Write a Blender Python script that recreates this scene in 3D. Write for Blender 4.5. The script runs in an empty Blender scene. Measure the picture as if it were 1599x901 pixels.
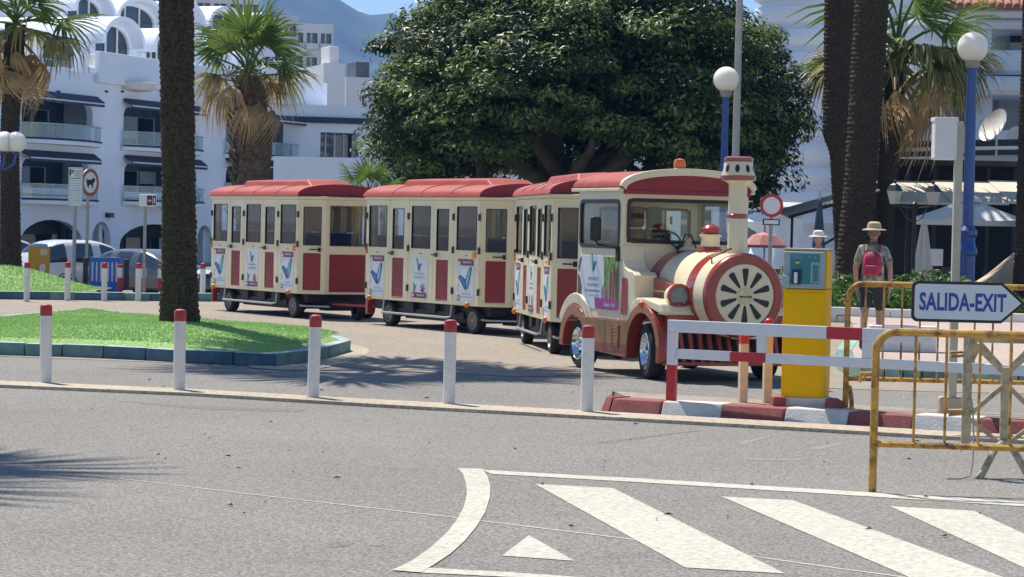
import bpy, bmesh, math, random
import numpy as np
from mathutils import Vector, Matrix, noise as mnoise
R = math.radians
random.seed(7); np.random.seed(7)
S = bpy.context.scene
COL = S.collection

# ------------------------------------------------------------------ camera, world, sun, exposure
FPX, HC = 4000.0, 1.6
ROLL, PITCH = math.atan(.0227), math.atan(96.5 / FPX)
_F = Vector((0, math.cos(PITCH), -math.sin(PITCH))); _U0 = Vector((0, math.sin(PITCH), math.cos(PITCH))); _R0 = Vector((1, 0, 0))
_R = _R0 * math.cos(ROLL) + _U0 * math.sin(ROLL); _U = _U0 * math.cos(ROLL) - _R0 * math.sin(ROLL)
cam = bpy.data.objects.new('camera', bpy.data.cameras.new('camera')); COL.objects.link(cam)
cam.data.sensor_width = 36; cam.data.sensor_fit = 'HORIZONTAL'; cam.data.lens = FPX / 1599 * 36
cam.data.clip_start = .2; cam.data.clip_end = 12000
cam.matrix_world = Matrix(((_R.x, _U.x, -_F.x, 0), (_R.y, _U.y, -_F.y, 0), (_R.z, _U.z, -_F.z, HC), (0, 0, 0, 1)))
S.camera = cam
SUN_EL, SUN_DIR = R(61), Vector((-.58, .815))          # SUN_DIR: horizontal direction towards the sun
w = bpy.data.worlds.new('World'); S.world = w; w.use_nodes = True
nt = w.node_tree; bg = nt.nodes['Background']
sky = nt.nodes.new('ShaderNodeTexSky'); sky.sky_type = 'NISHITA'; sky.sun_disc = False
sky.sun_elevation = SUN_EL; sky.sun_rotation = math.atan2(SUN_DIR.x, SUN_DIR.y); sky.altitude = 0; sky.air_density = .9; sky.dust_density = .1; sky.ozone_density = 2.2
nt.links.new(sky.outputs[0], bg.inputs[0]); bg.inputs[1].default_value = .085
sl = bpy.data.lights.new('sun', 'SUN'); sl.energy = 4.3; sl.angle = R(.53); sl.color = (1, .925, .81)
sun = bpy.data.objects.new('sun', sl); COL.objects.link(sun)
sv = Vector((SUN_DIR.x * math.cos(SUN_EL), SUN_DIR.y * math.cos(SUN_EL), math.sin(SUN_EL)))
sun.rotation_euler = sv.to_track_quat('Z', 'Y').to_euler(); sun.location = sv * 60
S.view_settings.view_transform = 'Standard'; S.view_settings.look = 'None'; S.view_settings.gamma = 1
S.view_settings.exposure = .66
S.cycles.max_bounces = 8; S.cycles.transparent_max_bounces = 24; S.cycles.volume_bounces = 1

# ------------------------------------------------------------------ survey helpers: sight line through a photo point
def ray(px, py):
    return _F + _R * ((px - 799.5) / FPX) - _U * ((py - 450.5) / FPX)
def at(px, py, Y):                                     # the place seen at (px,py) at Y metres ahead
    d = ray(px, py); k = Y / d.y
    return Vector((d.x * k, Y, HC + d.z * k))
def gnd(px, py, z=0.0):                                # the place seen at (px,py) on level z
    d = ray(px, py); k = (z - HC) / d.z
    return Vector((d.x * k, d.y * k, z))

# ------------------------------------------------------------------ materials
MATS = {}
def mat(name, col, rough=.6, metal=0., var=.12, scale=6., bump=0., bscale=60., spec=.5, coat=0., dirt=0., dcol=(.09, .07, .05), emit=0., thr=.55):
    if name in MATS: return MATS[name]
    m = bpy.data.materials.new(name); m.use_nodes = True; MATS[name] = m
    t = m.node_tree; b = t.nodes['Principled BSDF']; N = t.nodes.new; L = t.links.new
    b.inputs['Roughness'].default_value = rough; b.inputs['Metallic'].default_value = metal
    b.inputs['Specular IOR Level'].default_value = spec; b.inputs['Coat Weight'].default_value = coat
    tc = N('ShaderNodeTexCoord')
    n1 = N('ShaderNodeTexNoise'); n1.inputs['Scale'].default_value = scale; n1.inputs['Detail'].default_value = 6; L(tc.outputs['Object'], n1.inputs['Vector'])
    mr = N('ShaderNodeMapRange'); mr.inputs[1].default_value = .3; mr.inputs[2].default_value = .7
    mr.inputs[3].default_value = 1 - var; mr.inputs[4].default_value = 1 + var; L(n1.outputs[0], mr.inputs[0])
    mx = N('ShaderNodeMix'); mx.data_type = 'RGBA'; mx.blend_type = 'MULTIPLY'; mx.inputs[0].default_value = 1
    mx.inputs[6].default_value = (*col, 1); L(mr.outputs[0], mx.inputs[7])
    out = mx.outputs[2]
    if dirt:
        n2 = N('ShaderNodeTexNoise'); n2.inputs['Scale'].default_value = scale * 1.7; n2.inputs['Detail'].default_value = 9; n2.inputs['Roughness'].default_value = .7; L(tc.outputs['Object'], n2.inputs['Vector'])
        r2 = N('ShaderNodeMapRange'); r2.inputs[1].default_value = thr; r2.inputs[2].default_value = thr + .17 * (thr / .55); r2.inputs[4].default_value = dirt; L(n2.outputs[0], r2.inputs[0])
        m2 = N('ShaderNodeMix'); m2.data_type = 'RGBA'; L(r2.outputs[0], m2.inputs[0]); L(out, m2.inputs[6]); m2.inputs[7].default_value = (*dcol, 1); out = m2.outputs[2]
    L(out, b.inputs['Base Color'])
    if bump:
        n3 = N('ShaderNodeTexNoise'); n3.inputs['Scale'].default_value = bscale; n3.inputs['Detail'].default_value = 5; L(tc.outputs['Object'], n3.inputs['Vector'])
        bp = N('ShaderNodeBump'); bp.inputs['Strength'].default_value = bump; bp.inputs['Distance'].default_value = .02; L(n3.outputs[0], bp.inputs['Height']); L(bp.outputs[0], b.inputs['Normal'])
    if emit:
        b.inputs['Emission Color'].default_value = (*col, 1); b.inputs['Emission Strength'].default_value = emit
    return m

def glass_mat(name, tint, refl=.08, haze=0., hcol=(.5, .55, .55)):
    m = bpy.data.materials.new(name); m.use_nodes = True; MATS[name] = m
    t = m.node_tree; t.nodes.clear(); N = t.nodes.new; L = t.links.new
    o = N('ShaderNodeOutputMaterial'); tr = N('ShaderNodeBsdfTransparent'); tr.inputs[0].default_value = (*tint, 1)
    gl = N('ShaderNodeBsdfGlossy'); gl.inputs['Roughness'].default_value = .02; gl.inputs[0].default_value = (.95, .97, 1, 1)
    fr = N('ShaderNodeFresnel'); fr.inputs[0].default_value = 1.5
    ad = N('ShaderNodeMath'); ad.operation = 'ADD'; ad.inputs[1].default_value = refl; ad.use_clamp = True; L(fr.outputs[0], ad.inputs[0])
    ge = N('ShaderNodeNewGeometry'); fl = N('ShaderNodeMath'); fl.operation = 'SUBTRACT'; fl.inputs[0].default_value = 1; L(ge.outputs['Backfacing'], fl.inputs[1])
    mu = N('ShaderNodeMath'); mu.operation = 'MULTIPLY'; L(ad.outputs[0], mu.inputs[0]); L(fl.outputs[0], mu.inputs[1])
    x = N('ShaderNodeMixShader'); L(mu.outputs[0], x.inputs[0])
    if haze:
        df = N('ShaderNodeBsdfDiffuse'); df.inputs[0].default_value = (*hcol, 1); x2 = N('ShaderNodeMixShader'); x2.inputs[0].default_value = haze
        L(tr.outputs[0], x2.inputs[1]); L(df.outputs[0], x2.inputs[2]); L(x2.outputs[0], x.inputs[1])
    else: L(tr.outputs[0], x.inputs[1])
    L(gl.outputs[0], x.inputs[2]); L(x.outputs[0], o.inputs[0]); return m

def ground_mat(name, base, speck, sscale, amount, patch=.12, bump=.5, extra=None):
    m = bpy.data.materials.new(name); m.use_nodes = True; MATS[name] = m
    t = m.node_tree; b = t.nodes['Principled BSDF']; N = t.nodes.new; L = t.links.new
    b.inputs['Roughness'].default_value = .88; b.inputs['Specular IOR Level'].default_value = .3
    tc = N('ShaderNodeTexCoord')
    vo = N('ShaderNodeTexVoronoi'); vo.inputs['Scale'].default_value = sscale; L(tc.outputs['Object'], vo.inputs['Vector'])
    nz = N('ShaderNodeTexNoise'); nz.inputs['Scale'].default_value = sscale * .55; nz.inputs['Detail'].default_value = 6; L(tc.outputs['Object'], nz.inputs['Vector'])
    sep = N('ShaderNodeSeparateColor'); L(vo.outputs['Color'], sep.inputs[0])
    av = N('ShaderNodeMath'); av.operation = 'MULTIPLY_ADD'; av.inputs[1].default_value = .55; L(sep.outputs[0], av.inputs[0]); L(nz.outputs[0], av.inputs[2])
    rm = N('ShaderNodeMapRange'); rm.inputs[1].default_value = .45; rm.inputs[2].default_value = 1.1; L(av.outputs[0], rm.inputs[0])
    mx = N('ShaderNodeMix'); mx.data_type = 'RGBA'; mx.inputs[6].default_value = (*[c * (1 - amount) for c in base], 1); mx.inputs[7].default_value = (*speck, 1); L(rm.outputs[0], mx.inputs[0])
    big = N('ShaderNodeTexNoise'); big.inputs['Scale'].default_value = .35; big.inputs['Detail'].default_value = 7; big.inputs['Roughness'].default_value = .62; L(tc.outputs['Object'], big.inputs['Vector'])
    br = N('ShaderNodeMapRange'); br.inputs[1].default_value = .3; br.inputs[2].default_value = .7; br.inputs[3].default_value = 1 - patch; br.inputs[4].default_value = 1 + patch; L(big.outputs[0], br.inputs[0])
    m2 = N('ShaderNodeMix'); m2.data_type = 'RGBA'; m2.blend_type = 'MULTIPLY'; m2.inputs[0].default_value = 1; L(mx.outputs[2], m2.inputs[6]); L(br.outputs[0], m2.inputs[7])
    out = m2.outputs[2]
    st = N('ShaderNodeTexNoise'); st.inputs['Scale'].default_value = 1.1; st.inputs['Detail'].default_value = 8; st.inputs['Distortion'].default_value = .8; L(tc.outputs['Object'], st.inputs['Vector'])
    sr = N('ShaderNodeMapRange'); sr.inputs[1].default_value = .64; sr.inputs[2].default_value = .74; sr.inputs[4].default_value = .35; L(st.outputs[0], sr.inputs[0])
    m3 = N('ShaderNodeMix'); m3.data_type = 'RGBA'; L(sr.outputs[0], m3.inputs[0]); L(out, m3.inputs[6]); m3.inputs[7].default_value = (*[c * .55 for c in base], 1); out = m3.outputs[2]
    if extra:
        wn = N('ShaderNodeTexNoise'); wn.inputs['Scale'].default_value = 7; wn.inputs['Detail'].default_value = 12; wn.inputs['Roughness'].default_value = .8; L(tc.outputs['Object'], wn.inputs['Vector'])
        wr = N('ShaderNodeMapRange'); wr.inputs[1].default_value = .55; wr.inputs[2].default_value = .68; wr.inputs[4].default_value = .75; L(wn.outputs[0], wr.inputs[0])
        m4 = N('ShaderNodeMix'); m4.data_type = 'RGBA'; L(wr.outputs[0], m4.inputs[0]); L(out, m4.inputs[6]); m4.inputs[7].default_value = (*extra, 1); out = m4.outputs[2]
    L(out, b.inputs['Base Color'])
    bp = N('ShaderNodeBump'); bp.inputs['Strength'].default_value = bump; bp.inputs['Distance'].default_value = .012; L(rm.outputs[0], bp.inputs['Height']); L(bp.outputs[0], b.inputs['Normal'])
    return m

def leaf_mat(name, col, col2, rough=.45, trans=.25, scale=1.3):
    m = bpy.data.materials.new(name); m.use_nodes = True; MATS[name] = m
    t = m.node_tree; b = t.nodes['Principled BSDF']; N = t.nodes.new; L = t.links.new; o = t.nodes['Material Output']
    b.inputs['Roughness'].default_value = rough; b.inputs['Specular IOR Level'].default_value = .28
    tc = N('ShaderNodeTexCoord'); n1 = N('ShaderNodeTexNoise'); n1.inputs['Scale'].default_value = scale; n1.inputs['Detail'].default_value = 5; L(tc.outputs['Object'], n1.inputs['Vector'])
    rp = N('ShaderNodeMapRange'); rp.inputs[1].default_value = .35; rp.inputs[2].default_value = .65; L(n1.outputs[0], rp.inputs[0])
    mx = N('ShaderNodeMix'); mx.data_type = 'RGBA'; L(rp.outputs[0], mx.inputs[0]); mx.inputs[6].default_value = (*col, 1); mx.inputs[7].default_value = (*col2, 1)
    L(mx.outputs[2], b.inputs['Base Color'])
    tl = N('ShaderNodeBsdfTranslucent'); L(mx.outputs[2], tl.inputs[0]); x = N('ShaderNodeMixShader'); x.inputs[0].default_value = trans
    L(b.outputs[0], x.inputs[1]); L(tl.outputs[0], x.inputs[2]); L(x.outputs[0], o.inputs[0]); return m

cream = mat('cream_paint', (.84, .73, .50), .38, var=.05, scale=3, coat=.25, dirt=.10, dcol=(.42, .35, .24))
maroon = mat('maroon_panel', (.27, .022, .034), .5, var=.10, scale=4, dirt=.15, dcol=(.2, .06, .07))
redroof = mat('faded_red_roof', (.40, .078, .055), .5, var=.14, scale=2.2, spec=.3, dirt=.35, dcol=(.42, .2, .165))
redpaint = mat('red_brown_paint', (.34, .05, .036), .24, var=.10, scale=4, coat=.5, dirt=.12, dcol=(.3, .15, .12))
black = mat('black_plastic', (.018, .018, .02), .45, var=.2)
chass = mat('dark_chassis', (.022, .022, .026), .6, var=.3, dirt=.3, dcol=(.08, .07, .06))
rubber = mat('tyre_rubber', (.022, .022, .023), .85, var=.25, scale=9, dirt=.3, dcol=(.08, .075, .07))
chrome = mat('chrome', (.78, .8, .82), .14, 1., var=.05)
steel = mat('grey_steel', (.42, .43, .44), .4, .8, var=.12)
galv = mat('galvanised_pole', (.33, .34, .33), .5, .5, var=.15, scale=12)
rimgrey = mat('rim_grey', (.30, .29, .26), .5, .3, var=.2)
amber = mat('amber_lens', (.75, .22, .03), .25, var=.05)
seatblue = mat('blue_seat_fabric', (.02, .035, .10), .8, var=.3, scale=30)
taupe = mat('brown_seat_panel', (.20, .15, .115), .6, var=.12)
winglass = glass_mat('window_glass', (.95, .97, .97), .0)
cabglass = glass_mat('cab_glass', (.9, .94, .93), .01)
darkglass = glass_mat('dark_glass', (.16, .21, .23), .05, .12, (.03, .05, .06))
blueglass = glass_mat('balcony_glass', (.62, .78, .78), .08, .18, (.4, .6, .6))
carglass = glass_mat('car_glass', (.10, .13, .14), .12, .3, (.03, .04, .05))
paperw = mat('white_print', (.70, .74, .80), .4, var=.03)
inkmar = mat('maroon_ink', (.20, .02, .08), .4, var=.05)
inknavy = mat('navy_ink', (.012, .03, .09), .4, var=.1)
inkblue = mat('blue_ink', (.05, .20, .50), .4, var=.35, scale=14)
inksky = mat('sky_ink', (.18, .48, .66), .4, var=.25, scale=14)
inkgrey = mat('grey_ink', (.36, .44, .56), .4, var=.1)
inkpink = mat('pink_ink', (.42, .16, .34), .4, var=.4, scale=20)
inkgreen = mat('green_ink', (.05, .25, .12), .4, var=.4, scale=20)
inkmag = mat('magenta_ink', (.42, .02, .25), .4, var=.1)
inkfol = mat('foliage_ink', (.17, .30, .05), .4, var=.7, scale=16)
inkskin = mat('skin_ink', (.50, .30, .18), .4, var=.35, scale=14)
inkbrown = mat('brown_ink', (.13, .06, .03), .4, var=.6, scale=12)
white = mat('white_paint', (.76, .76, .74), .45, var=.05, dirt=.1, dcol=(.4, .38, .34))
boll = mat('bollard_white', (.74, .73, .70), .5, var=.06, scale=9, dirt=.35, dcol=(.38, .34, .29), bump=.08)
redcap = mat('red_cap_paint', (.42, .035, .035), .45, var=.15, scale=10, dirt=.2, dcol=(.3, .12, .1))
redp = mat('red_sign_paint', (.48, .02, .035), .4, var=.08)
wood_post = mat('cream_timber', (.66, .52, .38), .6, var=.12, scale=14, dirt=.2, dcol=(.3, .16, .08))
yel = mat('yellow_enamel', (.88, .50, .003), .55, var=.06, scale=3, spec=.15, dirt=.08, dcol=(.35, .2, .03))
yelrust = mat('rusty_yellow_paint', (.60, .33, .055), .5, var=.22, scale=7, dirt=.9, dcol=(.13, .045, .018), bump=.2, thr=.47)
latt = mat('weathered_beige_paint', (.52, .44, .27), .55, var=.2, scale=8, dirt=.6, dcol=(.20, .12, .05), bump=.15, thr=.48)
teal = mat('teal_print', (.02, .20, .23), .35, var=.1)
greyblue = mat('grey_blue_plastic', (.30, .40, .42), .45, var=.06)
inkyel = mat('yellow_print', (.75, .6, .05), .4)
kred = mat('kerb_red', (.28, .07, .065), .75, var=.2, scale=7, dirt=.45, dcol=(.35, .24, .2), bump=.25)
kwhite = mat('kerb_white', (.62, .60, .57), .75, var=.12, scale=7, dirt=.45, dcol=(.33, .30, .27), bump=.25)
kblue = mat('kerb_blue', (.055, .125, .185), .7, var=.3, scale=4, dirt=.35, dcol=(.24, .30, .30), bump=.2)
kteal = mat('kerb_teal', (.12, .235, .235), .7, var=.3, scale=4, dirt=.4, dcol=(.30, .34, .32), bump=.2)
kgreen = mat('kerb_green', (.26, .42, .36), .7, var=.2, scale=5, dirt=.4, dcol=(.34, .36, .32), bump=.2)
kcap = mat('kerb_cap_pale', (.36, .46, .47), .7, var=.2, scale=5, dirt=.4, dcol=(.2, .26, .28))
stuc = mat('white_stucco', (.78, .825, .90), .8, var=.05, scale=.5, dirt=.10, dcol=(.55, .56, .56), bump=.1, bscale=12)
stuc2 = mat('white_stucco_far', (.72, .72, .72), .8, var=.05, scale=.3)
navy = mat('navy_awning', (.02, .035, .075), .7, var=.15)
stripe = mat('pale_awning_edge', (.62, .64, .68), .7, var=.05)
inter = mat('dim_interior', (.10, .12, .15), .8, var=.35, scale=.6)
darkin = mat('dark_interior', (.028, .03, .036), .8, var=.4, scale=.7)  # deep indoor shade put into the colour; awning posts share it
blind = mat('roller_blind', (.42, .46, .50), .7, var=.06)
lampblue = mat('blue_lamp_paint', (.02, .075, .30), .35, var=.15, scale=8, coat=.3, dirt=.12, dcol=(.2, .22, .3))
globe = mat('opal_globe', (.92, .88, .78), .3, var=.03, scale=4)
_g = globe.node_tree.nodes['Principled BSDF']; _g.inputs['Subsurface Weight'].default_value = 1; _g.inputs['Subsurface Radius'].default_value = (1, 1, .95); _g.inputs['Subsurface Scale'].default_value = .35
canvas = mat('cream_canvas', (.66, .60, .50), .8, var=.06, scale=2)
canvasw = mat('white_canvas', (.70, .68, .64), .8, var=.06, scale=2)
canvasg = mat('grey_canvas', (.40, .37, .33), .8, var=.08, scale=2)
tile = mat('terracotta', (.36, .14, .08), .7, var=.25, scale=3)
stone = mat('sandy_stucco', (.50, .40, .28), .8, var=.12, scale=1.5, dirt=.2, dcol=(.3, .24, .17), bump=.15, bscale=20)
conc = mat('concrete', (.36, .34, .31), .85, var=.15, scale=4, dirt=.3, dcol=(.2, .18, .16), bump=.2)
bark = mat('palm_bark', (.068, .052, .036), .95, var=.55, scale=26, bump=1., bscale=34, spec=.15)
bark2 = mat('palm_fibre_boots', (.15, .105, .07), .9, var=.5, scale=8, bump=.8, bscale=25)
fbark = mat('ficus_bark', (.115, .095, .078), .85, var=.3, scale=3, bump=.5, bscale=14)
pgreen = leaf_mat('palm_green', (.08, .16, .03), (.19, .26, .06), .4, .35)
polive = leaf_mat('palm_olive', (.22, .23, .07), (.38, .34, .14), .5, .35)
pdead = leaf_mat('palm_dead', (.44, .31, .16), (.66, .50, .29), .7, .4)
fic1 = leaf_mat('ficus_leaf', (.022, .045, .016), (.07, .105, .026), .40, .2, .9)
fic2 = leaf_mat('ficus_sunlit_leaf', (.165, .25, .06), (.29, .37, .11), .40, .4, .9)  # brighter copy of the leaf, sunlight on clump tops put into the colour
hedgem = leaf_mat('hedge_leaf', (.05, .12, .02), (.12, .22, .05), .5, .25)
skin = mat('skin', (.46, .27, .19), .55, var=.06)
def sname(o): return o.name.split('.')[0]

# ------------------------------------------------------------------ mesh builder
ID = lambda u, v, z: (u, v, z)
class MB:
    def __init__(s): s.v = []; s.f = []; s.m = []; s.sm = []; s.mats = []
    def mi(s, m):
        if m not in s.mats: s.mats.append(m)
        return s.mats.index(m)
    def add(s, vs, fs, m, smooth=False):
        o = len(s.v); k = s.mi(m); s.v.extend([tuple(p) for p in vs])
        for f in fs: s.f.append(tuple(i + o for i in f)); s.m.append(k); s.sm.append(smooth)
        return s
    def box(s, x0, x1, y0, y1, z0, z1, m, T=ID):
        vs = [T(x, y, z) for z in (z0, z1) for y in (y0, y1) for x in (x0, x1)]
        return s.add(vs, [(0, 2, 3, 1), (4, 5, 7, 6), (0, 1, 5, 4), (2, 6, 7, 3), (0, 4, 6, 2), (1, 3, 7, 5)], m)
    def tube(s, pts, r, m, n=8, caps=True, smooth=True):
        pts = [Vector(p) for p in pts]; rs = r if isinstance(r, (list, tuple)) else [r] * len(pts)
        vs = []; up = None
        for i, p in enumerate(pts):
            t = (pts[min(i + 1, len(pts) - 1)] - pts[max(i - 1, 0)]).normalized()
            if up is None: up = Vector((0, 0, 1)) if abs(t.z) < .9 else Vector((1, 0, 0))
            a = t.cross(up).normalized(); up = a.cross(t).normalized()
            for k in range(n):
                q = 2 * math.pi * (k + .5) / n; vs.append(p + (a * math.cos(q) + up * math.sin(q)) * rs[i])
        fs = [(i * n + k, i * n + (k + 1) % n, (i + 1) * n + (k + 1) % n, (i + 1) * n + k) for i in range(len(pts) - 1) for k in range(n)]
        s.add(vs, fs, m, smooth)
        if caps: s.add(vs[:n], [tuple(range(n))[::-1]], m); s.add(vs[-n:], [tuple(range(n))], m)
        return s
    def lathe(s, prof, m, n=24, T=ID, smooth=True, a0=0., a1=2 * math.pi, sx=1., sy=1.):
        vs = []; full = abs(a1 - a0 - 2 * math.pi) < 1e-6; c = n if full else n + 1
        for r, z in prof:
            for k in range(c):
                q = a0 + (a1 - a0) * k / n; vs.append(T(r * math.cos(q) * sx, r * math.sin(q) * sy, z))
        fs = []
        for i in range(len(prof) - 1):
            for k in range(n):
                k2 = (k + 1) % c; fs.append((i * c + k, i * c + k2, (i + 1) * c + k2, (i + 1) * c + k))
        return s.add(vs, fs, m, smooth)
    def ext(s, poly, w0, w1, m, T=ID, side=None):       # polygon in (u,z) extruded along v
        n = len(poly); a = [T(u, w0, z) for u, z in poly]; b = [T(u, w1, z) for u, z in poly]
        s.add(a, [tuple(range(n))], m); s.add(b, [tuple(range(n))[::-1]], m)
        return s.add(a + b, [(i, (i + 1) % n, n + (i + 1) % n, n + i) for i in range(n)], side or m)
    def flat(s, poly, w, m, T=ID):
        return s.add([T(u, w, z) for u, z in poly], [tuple(range(len(poly)))], m)
    def panel(s, u0, u1, z0, z1, holes, w0, w1, m, T=ID, back=None):
        us = sorted({u0, u1, *[h[0] for h in holes], *[h[1] for h in holes]}); zs = sorted({z0, z1, *[h[2] for h in holes], *[h[3] for h in holes]})
        us = [u for u in us if u0 <= u <= u1]; zs = [z for z in zs if z0 <= z <= z1]
        def filled(i, j):
            if i < 0 or j < 0 or i >= len(us) - 1 or j >= len(zs) - 1: return False
            u, z = (us[i] + us[i + 1]) / 2, (zs[j] + zs[j + 1]) / 2
            return not any(h[0] < u < h[1] and h[2] < z < h[3] for h in holes)
        for i in range(len(us) - 1):
            for j in range(len(zs) - 1):
                if not filled(i, j): continue
                a, b, c, d = us[i], us[i + 1], zs[j], zs[j + 1]
                s.add([T(a, w0, c), T(b, w0, c), T(b, w0, d), T(a, w0, d)], [(0, 1, 2, 3)], m)
                s.add([T(a, w1, c), T(b, w1, c), T(b, w1, d), T(a, w1, d)], [(3, 2, 1, 0)], back or m)
                for di, dj, p, q in ((-1, 0, (a, c), (a, d)), (1, 0, (b, d), (b, c)), (0, -1, (b, c), (a, c)), (0, 1, (a, d), (b, d))):
                    if not filled(i + di, j + dj):
                        s.add([T(p[0], w0, p[1]), T(q[0], w0, q[1]), T(q[0], w1, q[1]), T(p[0], w1, p[1])], [(0, 1, 2, 3)], m)
        return s
    def rring(s, u0, u1, z0, z1, r, t, w0, w1, m, T=ID, n=6):     # rounded rectangular ring, t wide
        def loop(d):
            out = []; rr = max(r + d, .004)
            for cx, cz, q0 in ((u1 - r, z1 - r, 0), (u0 + r, z1 - r, 90), (u0 + r, z0 + r, 180), (u1 - r, z0 + r, 270)):
                for k in range(n + 1):
                    q = R(q0 + 90 * k / n); out.append((cx + rr * math.cos(q), cz + rr * math.sin(q)))
            return out
        A, B = loop(0), loop(-t); c = len(A)
        vs = [T(u, w0, z) for u, z in A] + [T(u, w0, z) for u, z in B] + [T(u, w1, z) for u, z in A] + [T(u, w1, z) for u, z in B]
        fs = []
        for i in range(c):
            j = (i + 1) % c
            fs += [(i, j, c + j, c + i), (2 * c + i, 3 * c + i, 3 * c + j, 2 * c + j), (i, 2 * c + i, 2 * c + j, j), (c + i, c + j, 3 * c + j, 3 * c + i)]
        return s.add(vs, fs, m)
    def sphere(s, c, r, m, n=20, k=12, sc=(1, 1, 1)):
        c = Vector(c); prof = [(r * math.sin(math.pi * i / k), -r * math.cos(math.pi * i / k)) for i in range(k + 1)]
        return s.lathe(prof, m, n, lambda x, y, z: (c.x + x * sc[0], c.y + y * sc[1], c.z + z * sc[2]))
    def text(s, body, size, m, T, w, cx, cz, sx=1., bold=.0, spacing=1.):
        vs, fs = text_geo(body, bold, spacing)
        x0 = min(p[0] for p in vs); x1 = max(p[0] for p in vs); y0 = min(p[1] for p in vs); y1 = max(p[1] for p in vs)
        k = size / (y1 - y0)
        return s.add([T(cx + (p[0] - (x0 + x1) / 2) * k * sx, w, cz + (p[1] - (y0 + y1) / 2) * k) for p in vs], fs, m)
    def build(s, name, parent=None, bevel=0., merge=True, sharp=35):
        me = bpy.data.meshes.new(name); me.from_pydata(s.v, [], s.f)
        for m in s.mats: me.materials.append(m)
        me.polygons.foreach_set('material_index', s.m); me.polygons.foreach_set('use_smooth', s.sm)
        if merge:
            b = bmesh.new(); b.from_mesh(me); bmesh.ops.remove_doubles(b, verts=b.verts, dist=1e-5); bmesh.ops.recalc_face_normals(b, faces=b.faces); b.to_mesh(me); b.free()
        if any(s.sm): me.set_sharp_from_angle(angle=R(sharp))
        return link(name, me, parent, bevel)
TXT = {}
def text_geo(body, bold, spacing):
    key = (body, bold, spacing)
    if key in TXT: return TXT[key]
    c = bpy.data.curves.new('lettering', 'FONT'); c.body = body; c.offset = bold; c.space_character = spacing; c.resolution_u = 3
    o = bpy.data.objects.new('lettering', c); COL.objects.link(o)
    dg = bpy.context.evaluated_depsgraph_get(); me = bpy.data.meshes.new_from_object(o.evaluated_get(dg))
    TXT[key] = ([tuple(v.co) for v in me.vertices], [tuple(p.vertices) for p in me.polygons])
    bpy.data.objects.remove(o); bpy.data.curves.remove(c); bpy.data.meshes.remove(me)
    return TXT[key]
def link(name, me, parent=None, bevel=0.):
    o = bpy.data.objects.new(name, me); COL.objects.link(o); o.parent = parent
    if bevel:
        md = o.modifiers.new('bevel', 'BEVEL'); md.width = bevel; md.segments = 2; md.limit_method = 'ANGLE'; md.angle_limit = R(40)
    return o
def tag(o, label=None, cat=None, group=None, kind=None):
    if label: o['label'] = label
    if cat: o['category'] = cat
    if group: o['group'] = group
    if kind: o['kind'] = kind
    return o
def thing(name, label, cat, loc=(0, 0, 0), rz=0., group=None):
    o = bpy.data.objects.new(name, None); COL.objects.link(o); o.location = loc; o.rotation_euler = (0, 0, rz); o.empty_display_size = .2
    return tag(o, label, cat, group)
def copy_tree(o, parent=None):
    c = o.copy(); COL.objects.link(c); c.parent = parent
    for ch in [x for x in o.children]: copy_tree(ch, c)
    return c
def dup(o, loc, rz=None, label=None):
    c = copy_tree(o); c.location = loc
    if rz is not None: c.rotation_euler = (0, 0, rz)
    if label: c['label'] = label
    return c
def fast_mesh(name, V, F, mats, mi=None, parent=None, smooth=False):
    me = bpy.data.meshes.new(name); V = np.asarray(V, dtype=np.float32); F = np.asarray(F, dtype=np.int32); k = F.shape[1]
    me.vertices.add(len(V)); me.vertices.foreach_set('co', V.ravel()); me.loops.add(F.size); me.loops.foreach_set('vertex_index', F.ravel())
    me.polygons.add(len(F)); me.polygons.foreach_set('loop_start', np.arange(0, F.size, k, dtype=np.int32))
    for m in mats: me.materials.append(m)
    if mi is not None: me.polygons.foreach_set('material_index', np.asarray(mi, dtype=np.int32))
    me.polygons.foreach_set('use_smooth', np.full(len(F), smooth)); me.update(calc_edges=True); me.validate()
    return link(name, me, parent)
def sheet(name, pts, m, z=None, kind='structure'):
    b = MB(); b.add([(p[0], p[1], p[2] if z is None else z) for p in pts], [tuple(range(len(pts)))], m); o = b.build(name); return tag(o, kind=kind)
def wall_T(o, a):                                       # frame: u along angle a (from +X), v to its left, z up
    c, s_ = math.cos(a), math.sin(a); o = Vector(o)
    return lambda u, v, z: (o.x + u * c - v * s_, o.y + u * s_ + v * c, o.z + z)

# ------------------------------------------------------------------ ground, road, pavements, markings
asphalt = ground_mat('asphalt', (.178, .169, .156), (.345, .33, .305), 85, .36, .09, .6)
tanroad = ground_mat('worn_tan_road', (.27, .232, .19), (.36, .315, .26), 26, .12, .08, .3)
stripm = ground_mat('pale_strip', (.42, .355, .275), (.54, .465, .37), 40, .2, .12, .4)
pinkpave = ground_mat('pink_pavement', (.42, .33, .29), (.52, .43, .38), 30, .15, .08, .3)
paintw = ground_mat('road_paint', (.52, .50, .425), (.62, .60, .52), 45, .22, .06, .35, (.36, .345, .31))
turfm = ground_mat('turf_base', (.24, .42, .13), (.34, .52, .20), 60, .3, .15, .5)
soil = ground_mat('bed_soil', (.16, .12, .08), (.24, .19, .13), 30, .3, .2, .6)
def ss(a, b, x):
    t = min(max((x - a) / (b - a), 0), 1); return t * t * (3 - 2 * t)
def terrain(x, y): return -.8 * ss(53.5, 76, y) * (1 - ss(5, 11, x))
xs = [-4000, -1500, -500, -200, -100, -60, -40, -30] + list(np.arange(-24, 25, 2.)) + [30, 40, 60, 100, 200, 500, 1500, 4000]
ys = [-200, -60, -10, 0, 5, 10, 15, 20, 30, 40, 50] + list(np.arange(52, 80, 2.)) + [84, 90, 100, 130, 170, 240, 400, 800, 1600, 4000]
V = [(x, y, terrain(x, y)) for y in ys for x in xs]; nx = len(xs)
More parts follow.
